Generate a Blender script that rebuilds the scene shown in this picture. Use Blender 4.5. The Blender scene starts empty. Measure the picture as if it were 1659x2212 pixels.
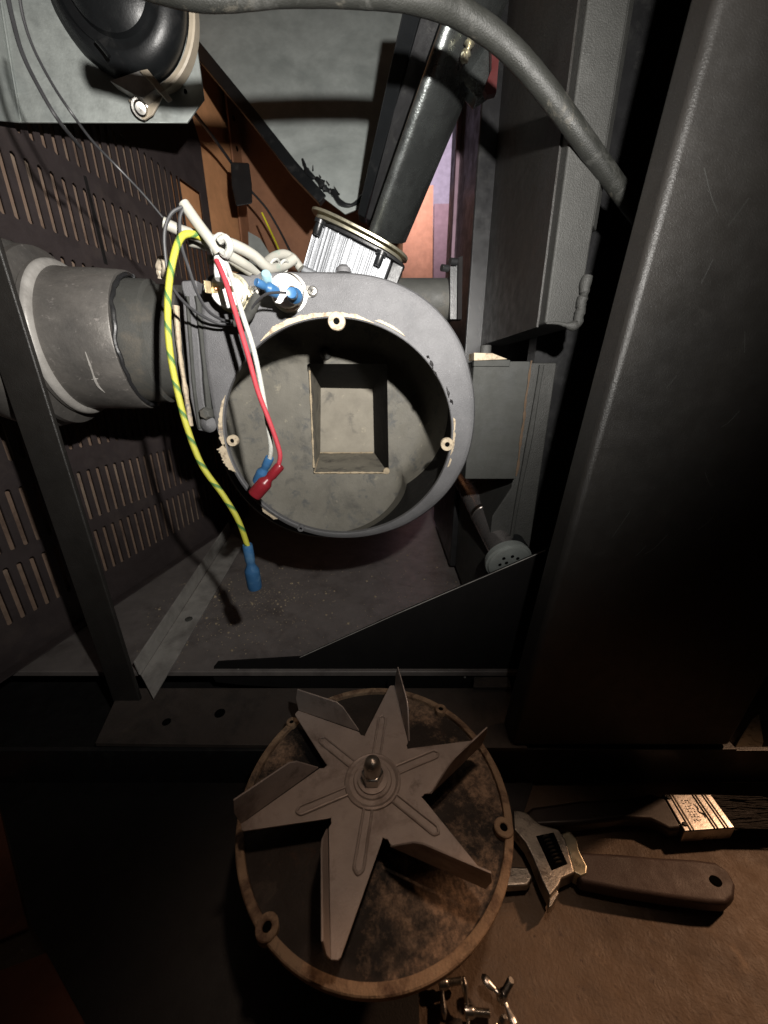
import bpy, math, random
from mathutils import Vector, Matrix
random.seed(7)
S = bpy.context.scene
COL = S.collection
PITCH = math.radians(20.0)
FPX = 799.0
V = Vector

# ------------------------------------------------------------------ camera, world, lights, exposure
cam = bpy.data.cameras.new('camera')
camo = bpy.data.objects.new('camera', cam); COL.objects.link(camo)
cam.sensor_fit = 'VERTICAL'; cam.sensor_height = 36.0; cam.sensor_width = 27.0
cam.lens = 36.0 * FPX / 2212.0
cam.clip_start = 0.005; cam.clip_end = 50
camo.location = (0, 0, 0); camo.rotation_euler = (math.radians(90) - PITCH, 0, 0)
cam.dof.use_dof = True; cam.dof.focus_distance = 0.31; cam.dof.aperture_fstop = 9.0
S.camera = camo

world = bpy.data.worlds.new('World'); S.world = world; world.use_nodes = True
bg = world.node_tree.nodes['Background']
bg.inputs[0].default_value = (1.0, 0.72, 0.55, 1); bg.inputs[1].default_value = 0.0045
S.view_settings.view_transform = 'Standard'; S.view_settings.look = 'None'
S.view_settings.exposure = 0.0; S.view_settings.gamma = 1.0
S.cycles.diffuse_bounces = 1


def lamp(name, kind, loc, target, energy, color, size=0.01, angle=100, blend=1.0):
    l = bpy.data.lights.new(name, kind); l.energy = energy; l.color = color
    o = bpy.data.objects.new(name, l); COL.objects.link(o); o.location = loc
    o.rotation_euler = (V(target) - V(loc)).to_track_quat('-Z', 'Y').to_euler()
    if kind == 'SPOT':
        l.spot_size = math.radians(angle); l.spot_blend = blend; l.shadow_soft_size = size
    elif kind == 'POINT': l.shadow_soft_size = size
    elif kind == 'AREA': l.size = size
    return o


lamp('torch_hot_spot', 'SPOT', (0.050, 0.0, 0.080), (-0.045, 0.40, 0.135), 10.0, (1.0, 0.965, 0.925), 0.0045, 88, 1.0)
lamp('torch_spill', 'SPOT', (0.050, 0.0, 0.080), (-0.10, 0.40, 0.14), 6.5, (1.0, 0.965, 0.905), 0.0045, 142, 1.0)
lamp('warm_room_lamp', 'SPOT', (0.90, 0.45, 0.36), (0.125, 0.06, -0.33), 29.0, (1.0, 0.58, 0.34), 0.03, 26, 1.0)
lamp('cover_fill_light', 'SPOT', (0.20, 0.195, 0.90), (0.015, 0.125, -0.27), 10.0, (1.0, 0.72, 0.54), 0.045, 17, 1.0)  # unseen warm fill, added to brighten the fan cover
lamp('doorway_lamp', 'SPOT', (0.0, 1.7, 1.1), (0.28, 2.6, 1.0), 42.0, (1.0, 0.86, 0.86), 0.1, 100, 0.8)


# ------------------------------------------------------------------ helpers
def ray(u, v):
    x = (u - 829.5) / FPX; q = (v - 1106) / FPX
    return V((x, math.cos(PITCH) - q * math.sin(PITCH), -math.sin(PITCH) - q * math.cos(PITCH)))


def P(u, v, Y=None, Z=None, D=None, X=None):
    r = ray(u, v)
    if Y is not None: return r * (Y / r.y)
    if Z is not None: return r * (Z / r.z)
    if X is not None: return r * (X / r.x)
    return r * D


def node(nt, t, **kw):
    n = nt.nodes.new(t)
    for k, val in kw.items(): setattr(n, k, val)
    return n


def noise(nt, scale, detail=5, rough=.6, vec=None, dist=0):
    n = node(nt, 'ShaderNodeTexNoise')
    n.inputs['Scale'].default_value = scale; n.inputs['Detail'].default_value = detail
    n.inputs['Roughness'].default_value = rough; n.inputs['Distortion'].default_value = dist
    if vec: nt.links.new(vec, n.inputs['Vector'])
    return n.outputs[0]


def ramp(nt, fac, stops):
    r = node(nt, 'ShaderNodeValToRGB'); nt.links.new(fac, r.inputs[0])
    e = r.color_ramp.elements
    while len(e) < len(stops): e.new(0.5)
    for i, (p, c) in enumerate(stops):
        e[i].position = p; e[i].color = (c[0], c[1], c[2], 1) if not isinstance(c, (int, float)) else (c, c, c, 1)
    return r.outputs[0]


def mixc(nt, f, a, b):
    m = node(nt, 'ShaderNodeMix', data_type='RGBA')
    for s, val in ((0, f), (6, a), (7, b)):
        if isinstance(val, (float, int)): m.inputs[s].default_value = val
        elif isinstance(val, tuple): m.inputs[s].default_value = (*val, 1)
        else: nt.links.new(val, m.inputs[s])
    return m.outputs[2]


def mat(name, c, rough=.5, metal=0, layers=(), bump=0, bscale=900, rvar=.12, coat=0, spec=.5, stretch=None):
    """layers: (colour, noise scale, low, high) patches laid over the base colour."""
    m = bpy.data.materials.new(name); m.use_nodes = True; nt = m.node_tree
    b = nt.nodes['Principled BSDF']
    tc = node(nt, 'ShaderNodeTexCoord'); vec = tc.outputs['Object']
    if stretch:
        mp = node(nt, 'ShaderNodeMapping'); nt.links.new(vec, mp.inputs[0]); mp.inputs['Scale'].default_value = stretch
        vec = mp.outputs[0]
    v1 = noise(nt, 35, 6, .65, vec)
    col = mixc(nt, ramp(nt, v1, [(.3, 0.0), (.7, 1.0)]), tuple(x * .82 for x in c), tuple(min(1, x * 1.15) for x in c))
    for i, (lc, sc, lo, hi) in enumerate(layers):
        f = ramp(nt, noise(nt, sc, 8, .68, vec, .4), [(lo, 0.0), (hi, 1.0)])
        col = mixc(nt, f, col, lc)
    nt.links.new(col, b.inputs['Base Color'])
    b.inputs['Metallic'].default_value = metal
    b.inputs['Specular IOR Level'].default_value = spec
    b.inputs['Coat Weight'].default_value = coat
    rr = ramp(nt, noise(nt, 80, 6, .7, vec), [(.3, max(.04, rough - rvar)), (.7, min(1, rough + rvar))])
    nt.links.new(rr, b.inputs['Roughness'])
    if bump:
        bn = node(nt, 'ShaderNodeBump'); bn.inputs['Strength'].default_value = bump; bn.inputs['Distance'].default_value = .0006
        nt.links.new(noise(nt, bscale, 3, .6, vec), bn.inputs['Height']); nt.links.new(bn.outputs[0], b.inputs['Normal'])
    return m


class MB:
    def __init__(s): s.v = []; s.f = []; s.uv = {}

    def add(s, vs, fs, uvs=None):
        o = len(s.v); s.v += [V(x) for x in vs]
        for i, f in enumerate(fs):
            if uvs: s.uv[len(s.f)] = uvs[i]
            s.f.append([a + o for a in f])
        return s

    def prism(s, poly, vec):
        n = len(poly); poly = [V(p) for p in poly]; vec = V(vec)
        nrm = V((0, 0, 0))
        for i in range(n): nrm += poly[i].cross(poly[(i + 1) % n])
        if nrm.dot(vec) > 0: poly = poly[::-1]
        vs = poly + [p + vec for p in poly]
        fs = [list(range(n)), list(range(2 * n - 1, n - 1, -1))]
        fs += [[(i + 1) % n, i, i + n, (i + 1) % n + n] for i in range(n)]
        return s.add(vs, fs)

    def box(s, lo, hi):
        x0, y0, z0 = lo; x1, y1, z1 = hi
        return s.prism([(x0, y0, z0), (x1, y0, z0), (x1, y1, z0), (x0, y1, z0)], (0, 0, z1 - z0))

    def obox(s, c, ax, ay, az):
        c, ax, ay, az = V(c), V(ax), V(ay), V(az)
        return s.prism([c - ax - ay - az, c + ax - ay - az, c + ax + ay - az, c - ax + ay - az], az * 2)

    def tube(s, pts, r, n=12, sub=6, cap=True, jitter=0):
        pts = [V(p) for p in pts]
        if sub > 1 and len(pts) > 2:
            q = []
            ex = [pts[0] * 2 - pts[1]] + pts + [pts[-1] * 2 - pts[-2]]
            for i in range(1, len(ex) - 2):
                a, b, c, d = ex[i - 1:i + 3]
                for k in range(sub):
                    t = k / sub
                    q.append(.5 * ((2 * b) + (c - a) * t + (2 * a - 5 * b + 4 * c - d) * t * t + (3 * b - a - 3 * c + d) * t ** 3))
            q.append(pts[-1]); pts = q
        m = len(pts); rs = r if isinstance(r, (list, tuple)) else [r]
        vs = []; up = V((.13, .3, 1)); L = 0; ls = []
        for i, p in enumerate(pts):
            t = (pts[min(i + 1, m - 1)] - pts[max(i - 1, 0)]).normalized()
            a = (up - t * up.dot(t)).normalized(); up = a; b = t.cross(a)
            if i: L += (p - pts[i - 1]).length
            ls.append(L)
            k = i / (m - 1) * (len(rs) - 1); k0 = int(k); rr = rs[k0] + (rs[min(k0 + 1, len(rs) - 1)] - rs[k0]) * (k - k0)
            if jitter: rr *= 1 + random.uniform(-jitter, jitter)
            vs += [p + (a * math.cos(2 * math.pi * j / n) + b * math.sin(2 * math.pi * j / n)) * rr for j in range(n)]
        fs = []; uv = []
        for i in range(m - 1):
            for j in range(n):
                k = (j + 1) % n
                fs.append([i * n + j, i * n + k, (i + 1) * n + k, (i + 1) * n + j])
                uv.append([(j / n, ls[i]), ((j + 1) / n, ls[i]), ((j + 1) / n, ls[i + 1]), (j / n, ls[i + 1])])
        if cap:
            fs.append(list(range(n - 1, -1, -1))); uv.append([(0, 0)] * n)
            fs.append([(m - 1) * n + j for j in range(n)]); uv.append([(0, L)] * n)
        return s.add(vs, fs, uv)

    def lathe(s, prof, o, axis, n=32, ref=None, sx=1, a0=0, cap=True):
        o = V(o); t = V(axis).normalized(); ref = V(ref) if ref else (V((0, 0, 1)) if abs(t.z) < .9 else V((1, 0, 0)))
        a = (ref - t * ref.dot(t)).normalized(); b = t.cross(a)
        vs = []
        for r, h in prof:
            vs += [o + t * h + (a * math.cos(a0 + 2 * math.pi * j / n) + b * math.sin(a0 + 2 * math.pi * j / n) * sx) * r for j in range(n)]
        fs = []
        for i in range(len(prof) - 1):
            for j in range(n):
                k = (j + 1) % n
                fs.append([i * n + j, i * n + k, (i + 1) * n + k, (i + 1) * n + j])
        if cap and prof[0][0] > 1e-6: fs.append(list(range(n - 1, -1, -1)))
        if cap and prof[-1][0] > 1e-6: fs.append([(len(prof) - 1) * n + j for j in range(n)])
        return s.add(vs, fs)

    def ribbon_ring(s, prof, fn):
        """closed loops: prof = list of loops (each a list of points); quads between them"""
        n = len(prof[0]); vs = [p for l in prof for p in l]; fs = []
        for i in range(len(prof) - 1):
            for j in range(n):
                k = (j + 1) % n
                fs.append([i * n + j, i * n + k, (i + 1) * n + k, (i + 1) * n + j])
        return s.add(vs, fs)

    def build(s, name, m, parent=None, bevel=0, ang=38, label=None, kind=None, seg=2, cat=None, group=None, origin=None):
        me = bpy.data.meshes.new(name)
        if parent: off = parent['wl']; off = V(off)
        elif origin is not None: off = V(origin)
        else:
            n = len(s.v); off = V((sum(p.x for p in s.v) / n, sum(p.y for p in s.v) / n, min(p.z for p in s.v)))
        me.from_pydata([p - off for p in s.v], [], s.f)
        if s.uv:
            ul = me.uv_layers.new(name='UVMap')
            for pi, uvs in s.uv.items():
                for li, c in zip(me.polygons[pi].loop_indices, uvs): ul.data[li].uv = c
        me.materials.append(m)
        me.polygons.foreach_set('use_smooth', [True] * len(me.polygons))
        me.set_sharp_from_angle(angle=math.radians(ang)); me.update()
        o = bpy.data.objects.new(name, me); COL.objects.link(o)
        if parent:
            o.parent = parent
            o['wl'] = parent['wl']
        else:
            o.location = off; o['wl'] = tuple(off)
        if bevel:
            b = o.modifiers.new('bevel', 'BEVEL'); b.width = bevel; b.segments = seg; b.limit_method = 'ANGLE'; b.angle_limit = math.radians(40)
            b.harden_normals = True
        if label: o['label'] = label
        if cat: o['category'] = cat
        if kind: o['kind'] = kind
        if group: o['group'] = group
        return o


def thing(name, label, cat, loc=(0, 0, 0), group=None):
    o = bpy.data.objects.new(name, None); COL.objects.link(o); o.location = loc; o.empty_display_size = .01
    o['wl'] = tuple(loc); o['label'] = label; o['category'] = cat
    if group: o['group'] = group
    return o


def dup(o, loc=None, parent=None, rot=None):
    c = o.copy(); COL.objects.link(c)
    if parent: c.parent = parent
    if loc is not None: c.location = loc
    if rot is not None: c.rotation_euler = rot
    for ch in list(o.children): dup(ch, parent=c)
    return c


def catmull(pts, n, closed=True):
    m = len(pts); out = []
    for i in range(m):
        a, b, c, d = [V(pts[(i + k) % m]) for k in (-1, 0, 1, 2)]
        for k in range(n):
            t = k / n
            out.append(.5 * ((2 * b) + (c - a) * t + (2 * a - 5 * b + 4 * c - d) * t * t + (3 * b - a - 3 * c + d) * t ** 3))
    return out


# ------------------------------------------------------------------ materials
M = {}
M['housing'] = mat('hammered_grey_paint', (.106, .105, .109), .62, .0, [((.062, .060, .062), 11, .52, .74), ((.08, .08, .084), 25, .5, .72), ((.24, .24, .25), 1100, .60, .72), ((.05, .05, .055), 900, .60, .72)], .8, 1300, .1)
M['inner'] = mat('sooty_cast_iron', (.15, .14, .116), .68, 0, [((.05, .05, .048), 15, .54, .68), ((.30, .27, .2), 90, .62, .74), ((.09, .09, .085), 60, .55, .66)], .45, 500, .1)
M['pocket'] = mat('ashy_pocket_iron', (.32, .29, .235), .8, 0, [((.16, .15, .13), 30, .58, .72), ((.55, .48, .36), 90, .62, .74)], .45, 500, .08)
M['pocketwall'] = mat('sooty_lit_pocket_wall', (.24, .22, .175), .8, 0, [((.06, .055, .05), 40, .5, .7), ((.34, .30, .22), 130, .60, .72)], .5, 500)  # lighter copy for the pocket walls that face the torch
M['ash'] = mat('ash_residue', (.42, .34, .23), .9, 0, [((.22, .16, .10), 260, .55, .68)], .8, 700, .05)
M['gasket'] = mat('tan_gasket_fibre', (.46, .38, .27), .9, 0, [((.22, .17, .12), 160, .50, .64), ((.12, .115, .12), 90, .60, .70)], .8, 900, .05)
M['galv'] = mat('galvanised_sheet', (.42, .45, .43), .45, .5, [((.32, .35, .34), 30, .5, .7)], .15, 600)
M['hopper'] = mat('grey_hopper_paint', (.38, .41, .395), .5, 0, [((.24, .265, .255), 9, .45, .7)], .08, 1500)
M['black'] = mat('black_paint', (.018, .018, .019), .38, 0, [((.035, .035, .034), 60, .55, .7)], .2, 900)
M['blackgloss'] = mat('glossy_black_enamel', (.010, .011, .012), .36, .0, [((.03, .03, .03), 40, .55, .7)], .15, 700, .07)
M['auger'] = mat('dark_auger_tube_steel', (.27, .29, .285), .26, .92, [((.20, .21, .21), 30, .5, .7)], .25, 800, .08)
M['body'] = mat('charcoal_textured_paint', (.042, .042, .039), .6, 0, [((.07, .07, .066), 25, .55, .75)], .9, 1100, .1)
M['panel'] = mat('charcoal_side_panel_paint', (.025, .023, .021), .42, 0, [((.020, .019, .018), 8, .45, .7), ((.05, .047, .043), 30, .66, .80), ((.045, .042, .04), 260, .66, .74)], .5, 1300, .12)
M['box'] = mat('grey_cast_box', (.040, .041, .037), .8, 0, [((.05, .052, .05), 28, .48, .7), ((.26, .22, .17), 220, .70, .78)], .5, 900)
M['slotted'] = mat('plum_brown_slotted_sheet', (.055, .043, .043), .55, 0, [((.085, .066, .06), 20, .5, .75)], .3, 900)
M['orange'] = mat('copper_orange_wall_paint', (.85, .42, .20), .55, 0, [((.75, .36, .17), 12, .45, .7)], .2, 800)
M['backing'] = mat('dull_tan_backing', (.28, .19, .14), .7, 0, [((.38, .30, .23), 14, .5, .7), ((.10, .065, .05), 25, .5, .7)], .3, 800)
M['brown'] = mat('brown_back_wall', (.34, .16, .085), .65, 0, [((.26, .12, .065), 12, .45, .7)], .2, 800)
M['pipe'] = mat('sooty_flue_pipe', (.185, .172, .158), .46, .4, [((.10, .095, .09), 18, .42, .66), ((.34, .31, .29), 220, .60, .72)], .3, 500)
M['collar'] = mat('dark_cast_collar', (.055, .055, .05), .65, 0, [((.09, .08, .065), 40, .52, .7)], .4, 900)
M['pan'] = mat('worn_base_pan_paint', (.23, .205, .195), .42, .1, [((.27, .235, .20), 10, .58, .8), ((.10, .085, .082), 17, .5, .75), ((.28, .21, .14), 28, .70, .85)], .25, 900)
M['lip'] = mat('grimy_lip_paint', (.075, .060, .052), .6, 0, [((.13, .10, .08), 22, .58, .75), ((.03, .026, .024), 17, .5, .7)], .3, 900)
M['trim'] = mat('dull_steel_angle', (.50, .48, .45), .42, .2, [((.22, .205, .19), 20, .45, .7)], .2, 700)
M['rust'] = mat('rusty_fan_cover', (.050, .038, .031), .75, .1, [((.045, .040, .037), 15, .44, .58), ((.20, .145, .10), 38, .62, .78), ((.13, .07, .042), 60, .60, .72), ((.025, .022, .02), 11, .56, .68)], .8, 500, .1)
M['rim'] = mat('rusty_tan_cover_rim', (.36, .25, .16), .8, 0, [((.12, .07, .045), 45, .48, .62), ((.50, .38, .26), 110, .60, .72), ((.06, .045, .035), 28, .56, .68)], .9, 600, .08)
M['fan'] = mat('dusty_fan_steel', (.38, .325, .295), .5, .3, [((.15, .12, .10), 55, .58, .74), ((.17, .13, .11), 30, .52, .72), ((.33, .22, .15), 20, .66, .8)], .2, 900)
M['chrome'] = mat('bright_steel', (.62, .60, .56), .30, 1, [((.4, .38, .35), 90, .5, .7)], .1, 900, .08)
M['steel'] = mat('cast_wrench_steel', (.5, .46, .40), .36, .9, [((.2, .17, .15), 120, .52, .66)], .3, 900)
M['brass'] = mat('brassy_terminal', (.62, .5, .3), .35, .9, (), .2, 900)
M['copper'] = mat('copper_rivet', (.7, .33, .16), .35, .9)
M['ceramic'] = mat('white_ceramic', (.83, .82, .80), .35, 0)
M['alu'] = mat('ribbed_aluminium', (.27, .28, .295), .45, .5, [((.45, .46, .48), 40, .6, .8)], .12, 500, stretch=(1, 1, 1))
M['zinc'] = mat('yellow_zinc_plate', (.60, .56, .42), .33, .85, (), .1, 900)
M['rubber'] = mat('grey_tube_rubber', (.018, .0185, .016), .55, 0, [((.11, .10, .08), 70, .58, .74), ((.06,.06,.055), 45, .56, .7)], .5, 1100)
M['brownrubber'] = mat('dark_grip_rubber', (.062, .042, .038), .6, 0, [((.08, .055, .05), 50, .5, .7)], .3, 1200)
M['wood'] = mat('dark_varnished_handle', (.018, .010, .007), .45, 0, (), .1, 600, coat=.3)
M['bristle'] = mat('brown_bristle', (.008, .005, .003), .7, 0, (), .8, 1500, stretch=(.1, 1, 1))
M['red'] = mat('red_silicone_sleeve', (.34, .028, .04), .7, 0, [((.30, .05, .05), 160, .56, .70)], .5, 1800)
M['redplug'] = mat('red_terminal_cover', (.17, .012, .018), .3, 0)
M['white'] = mat('white_braided_sleeve', (.38, .38, .35), .75, 0, [((.48, .48, .43), 500, .5, .65)], .9, 2200)
M['greycable'] = mat('grey_pvc_cable', (.33, .32, .28), .5, 0, [((.20, .28, .24), 90, .56, .7)], .15, 900)
M['blackwire'] = mat('black_wire', (.035, .035, .037), .42, 0)
M['blue'] = mat('blue_terminal_cover', (.03, .10, .22), .38, 0, [((.07, .16, .28), 90, .5, .7)])
M['palestblue'] = mat('pale_blue_sleeve', (.22, .36, .42), .35, 0)
M['mat'] = mat('black_shade_and_chips', (.012, .011, .011), .6, 0, (), .3, 900)  # black for the painted floor shade, also the seam and paint chips
M['floor'] = mat('brown_stone_floor', (.145, .098, .062), .62, 0, [((.085, .058, .04), 12, .46, .66), ((.26, .185, .12), 55, .60, .78), ((.06, .035, .022), 130, .60, .70), ((.32, .24, .17), 300, .66, .76)], .8, 500)
M['tile'] = mat('brick_red_tile', (.22, .075, .04), .7, 0, [((.15, .05, .03), 20, .5, .7)], .4, 500)
M['lilac'] = mat('lilac_room_wall', (.50, .46, .62), .8, 0)
M['peach'] = mat('peach_curtain', (.62, .30, .20), .8, 0)
M['mauve'] = mat('mauve_door_edge', (.30, .20, .25), .8, 0)
M['tubechrome'] = mat('smoky_chrome', (.50, .46, .45), .26, .85)
M['hole'] = mat('dark_hole', (.004, .004, .004), 1.0, 0, (), 0, spec=0)
M['gusset'] = mat('black_gusset_paint', (.012, .011, .011), .8, 0, (), .3, 900, spec=.15)
M['plastic'] = mat('white_plastic_knob', (.55, .47, .36), .45, 0)
M['yellow'] = mat('yellow_wire_pvc', (.8, .74, .04), .4, 0)


def cover_mat():
    # sooty plate with an ashy, rusty crust caked along its right-hand side
    m = mat('sooty_rusted_cover', (.030, .023, .019), .75, .1, [((.012, .011, .010), 18, .50, .64), ((.085, .066, .052), 45, .58, .74), ((.07, .036, .022), 70, .62, .74)], .9, 450, .1)
    nt = m.node_tree; b = nt.nodes['Principled BSDF']; src = b.inputs['Base Color'].links[0].from_socket
    tc = node(nt, 'ShaderNodeTexCoord'); fields = []
    for c, r in (((.040, -.055, 0), .052), ((.073, .015, 0), .034), ((.035, .072, 0), .030), ((-.075, .03, 0), .022)):
        d = node(nt, 'ShaderNodeVectorMath', operation='DISTANCE'); nt.links.new(tc.outputs['Object'], d.inputs[0]); d.inputs[1].default_value = c
        k = node(nt, 'ShaderNodeMath', operation='MULTIPLY_ADD'); nt.links.new(d.outputs['Value'], k.inputs[0]); k.inputs[1].default_value = -1 / r; k.inputs[2].default_value = 1
        fields.append(k.outputs[0])
    acc = fields[0]
    for f in fields[1:]:
        mx = node(nt, 'ShaderNodeMath', operation='MAXIMUM'); nt.links.new(acc, mx.inputs[0]); nt.links.new(f, mx.inputs[1]); acc = mx.outputs[0]
    nz = noise(nt, 75, 10, .78, tc.outputs['Object'], .15)
    ad = node(nt, 'ShaderNodeMath', operation='MULTIPLY_ADD'); nt.links.new(nz, ad.inputs[0]); ad.inputs[1].default_value = 3.2; nt.links.new(acc, ad.inputs[2])
    f = ramp(nt, ad.outputs[0], [(0.0, 0.0), (1.0, 1.0)])
    mp = node(nt, 'ShaderNodeMapRange'); nt.links.new(ad.outputs[0], mp.inputs[0]); mp.inputs[1].default_value = 1.75; mp.inputs[2].default_value = 2.35
    crust = mixc(nt, ramp(nt, noise(nt, 220, 8, .75, tc.outputs['Object']), [(.42, 0.0), (.60, 1.0)]), (.12, .085, .062), (.36, .25, .17))
    nt.links.new(mixc(nt, mp.outputs[0], src, crust), b.inputs['Base Color'])
    return m


M['rust'] = cover_mat()


def stripe_mat():
    m = bpy.data.materials.new('yellow_green_earth_wire'); m.use_nodes = True; nt = m.node_tree; b = nt.nodes['Principled BSDF']
    uv = node(nt, 'ShaderNodeUVMap'); sp = node(nt, 'ShaderNodeSeparateXYZ'); nt.links.new(uv.outputs[0], sp.inputs[0])
    a = node(nt, 'ShaderNodeMath', operation='MULTIPLY'); a.inputs[1].default_value = 62; nt.links.new(sp.outputs[1], a.inputs[0])
    c = node(nt, 'ShaderNodeMath', operation='ADD'); nt.links.new(a.outputs[0], c.inputs[0]); nt.links.new(sp.outputs[0], c.inputs[1])
    f = node(nt, 'ShaderNodeMath', operation='FRACT'); nt.links.new(c.outputs[0], f.inputs[0])
    n = noise(nt, 600, 4, .7); ad = node(nt, 'ShaderNodeMath', operation='MULTIPLY_ADD'); nt.links.new(n, ad.inputs[0]); ad.inputs[1].default_value = .7
    nt.links.new(f.outputs[0], ad.inputs[2])
    r = ramp(nt, ad.outputs[0], [(.55, 1.0), (.60, 0.0)])
    col = mixc(nt, r, (.43, .42, .045), (.05, .15, .035))
    dirt = ramp(nt, noise(nt, 130, 5), [(.56, 0.0), (.72, .7)])
    nt.links.new(mixc(nt, dirt, col, (.35, .31, .10)), b.inputs['Base Color']); b.inputs['Roughness'].default_value = .45
    bn = node(nt, 'ShaderNodeBump'); bn.inputs['Strength'].default_value = .4; bn.inputs['Distance'].default_value = .0005
    nt.links.new(noise(nt, 1500, 2), bn.inputs['Height']); nt.links.new(bn.outputs[0], b.inputs['Normal'])
    return m


M['earth'] = stripe_mat()


# ------------------------------------------------------------------ setting: floor, tiles, floor shade sheet, base pan
FZ = -0.330
MB().box((-1.2, -.6, FZ - .02), (1.2, 1.0, FZ)).build('floor', M['floor'], kind='structure', origin=(0, 0, FZ))
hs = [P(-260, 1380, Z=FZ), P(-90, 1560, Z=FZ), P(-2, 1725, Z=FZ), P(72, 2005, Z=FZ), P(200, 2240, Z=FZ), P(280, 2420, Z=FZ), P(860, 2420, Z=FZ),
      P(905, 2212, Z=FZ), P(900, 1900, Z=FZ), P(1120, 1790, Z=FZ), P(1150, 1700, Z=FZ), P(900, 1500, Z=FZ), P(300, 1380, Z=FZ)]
MB().prism(hs, (0, 0, .0035)).build('floor_shade_sheet', M['mat'], kind='structure')  # black sheet painting in the shadow cast over the left floor
for q in ([(-260, 1640), (-10, 1700), (64, 2010), (-170, 2110)], [(-150, 2160), (128, 2052), (212, 2260), (60, 2500), (-60, 2500)]):
    MB().prism([P(a, b, Z=FZ) for a, b in q], (0, 0, .003)).build('hearth_tile', M['tile'], bevel=.001, kind='structure')

PZ = -0.280
pan = MB()
pan.box((-.60, .2965, PZ - .006), (.60, 1.15, PZ))
pan_o = pan.build('base_pan', M['pan'], bevel=.001, kind='structure', origin=(0, .3, PZ))
lip = MB(); zl = PZ - .0045
pts = [P(205, 1605, Z=zl), P(1140, 1616, Z=zl), P(1102, 1486, Z=zl), P(300, 1486, Z=zl), P(260, 1486, Z=zl)]
lip.prism(pts, (0, 0, -.004))
lip.build('pan_lip', M['lip'], bevel=.0006, parent=pan_o)
MB().prism([P(1022, 1488, Z=PZ), P(1104, 1488, Z=PZ), P(1098, 1466, Z=PZ), P(1024, 1466, Z=PZ)], (0, 0, .0025)).build('raised_tab', M['lip'], parent=pan_o, bevel=.0004)
fy = P(600, 1612, Z=zl).y
MB().box((-.40, fy - .001, FZ + .0035), (.60, fy + .003, zl - .004)).build('front_skirt', M['black'], parent=pan_o, bevel=.0006)
for (a, b, r) in ((475, 1541, .0045), (360, 1560, .0035)):
    MB().lathe([(r, 0), (r, .0006)], P(a, b, Z=zl + .0001), (0, 0, 1), 20).build('punched_hole', M['hole'], parent=pan_o)
for i in range(9):   # crumbs of ash on the pan
    a, b = random.uniform(430, 490), random.uniform(1270, 1310)
    if i < 2: a, b = (465, 1290) if i else (475, 1285)
    c = P(a, b, Z=PZ); r = random.uniform(.0005, .0013) if i > 1 else .0022
    MB().lathe([(0, 0), (r, .0003), (r * .7, r), (0, r * 1.2)], c, (0, 0, 1), 6).build('ash_crumb', M['ash'], parent=pan_o)

dust = MB(); r_ = random.Random(9)
for k in range(1100):
    x, y = r_.uniform(-.30, .12), r_.uniform(.31, .60)
    if r_.random() < .5: x, y = -.17 + r_.gauss(0, .05), .42 + r_.gauss(0, .05)
    if y < .30: continue
    q = r_.uniform(.0002, .0008) if r_.random() < .93 else r_.uniform(.001, .0018)
    dust.lathe([(q, 0), (q * .8, q * .6), (0, q * .9)], (x, y, PZ), (0, 0, 1), 5, a0=r_.uniform(0, 3))
o = dust.build('ash_dust', M['ash'], pan_o); o['kind'] = 'stuff'

# angle strip lying on the pan
t = thing('angle_bracket', 'dull steel angle strip screwed along the base pan left of the blower', 'bracket', P(420, 1330, Z=PZ))
z2 = PZ + .002
MB().prism([P(500, 1152, Z=z2), P(528, 1172, Z=z2), P(331, 1508, Z=z2), P(304, 1458, Z=z2)], (0, 0, -.0018)).build('foot_flange', M['trim'], t, bevel=.0003)
a1, a2 = P(500, 1150, Z=z2), P(304, 1458, Z=z2)
hgt = .016
MB().prism([a1, a2, a2 + V((-.002, 0, hgt)), a1 + V((-.002, 0, hgt * 1.3))], (-.0018, 0, 0)).build('upright_flange', M['trim'], t, bevel=.0003)
MB().lathe([(0.0042, 0), (.0042, .0012), (.003, .002), (0, .0022)], P(408, 1338, Z=z2 + .0001), (0, 0, 1), 20).build('screw_head', M['collar'], t)

# black gusset plate with sloped top edge standing at the front of the pan
t = thing('gusset_plate', 'black steel plate with sloping top edge in front of the chrome igniter tube', 'plate', P(900, 1480, Y=.3005))
gp = [(462, 1440), (470, 1430), (650, 1419), (860, 1324), (1050, 1243), (1178, 1188), (1235, 1165), (1290, 1140), (1290, 1488), (640, 1487), (520, 1480), (466, 1474), (459, 1462)]
MB().prism([P(a, b, Y=.3005) for a, b in gp], (0, .002, 0)).build('plate', M['gusset'], t, bevel=.0004)
MB().tube([P(a, b, Y=.3002) for a, b in ((648, 1420), (860, 1325), (1050, 1244), (1178, 1189))], .00045, 6, 2).build('edge_highlight', M['trim'], t)  # pale tube painting in the highlight along the sloping edge
MB().lathe([(.0016, 0), (.0014, .0012), (0, .0016)], P(515, 1447, Y=.3003), (0, -1, 0), 12).build('rivet', M['trim'], t)
MB().lathe([(.0012, 0), (.001, .001), (0, .0013)], P(1004, 1462, Y=.3003), (0, -1, 0), 12).build('rivet', M['trim'], t)

# ------------------------------------------------------------------ left wall: slotted inner sheet and copper wall behind it
az = math.radians(10); sd = V((math.sin(az), math.cos(az), 0)); sn = V((math.cos(az), -math.sin(az), 0)); A0 = V((-.36, .42, 0))


def sp(s_, z, off=0): return A0 + sd * s_ + sn * off + V((0, 0, z))


t = thing('slotted_sheet', 'plum brown ventilated sheet with rows of tall slots on the left', 'vent panel', sp(.1, PZ))
rows = [(.222, .285), (.145, .203), (.066, .124), (-.078, -.018), (-.164, -.104), (-.236, -.178)]
s0, s1 = -.30, .355
bands = MB(); th = -sn * .0014


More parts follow.
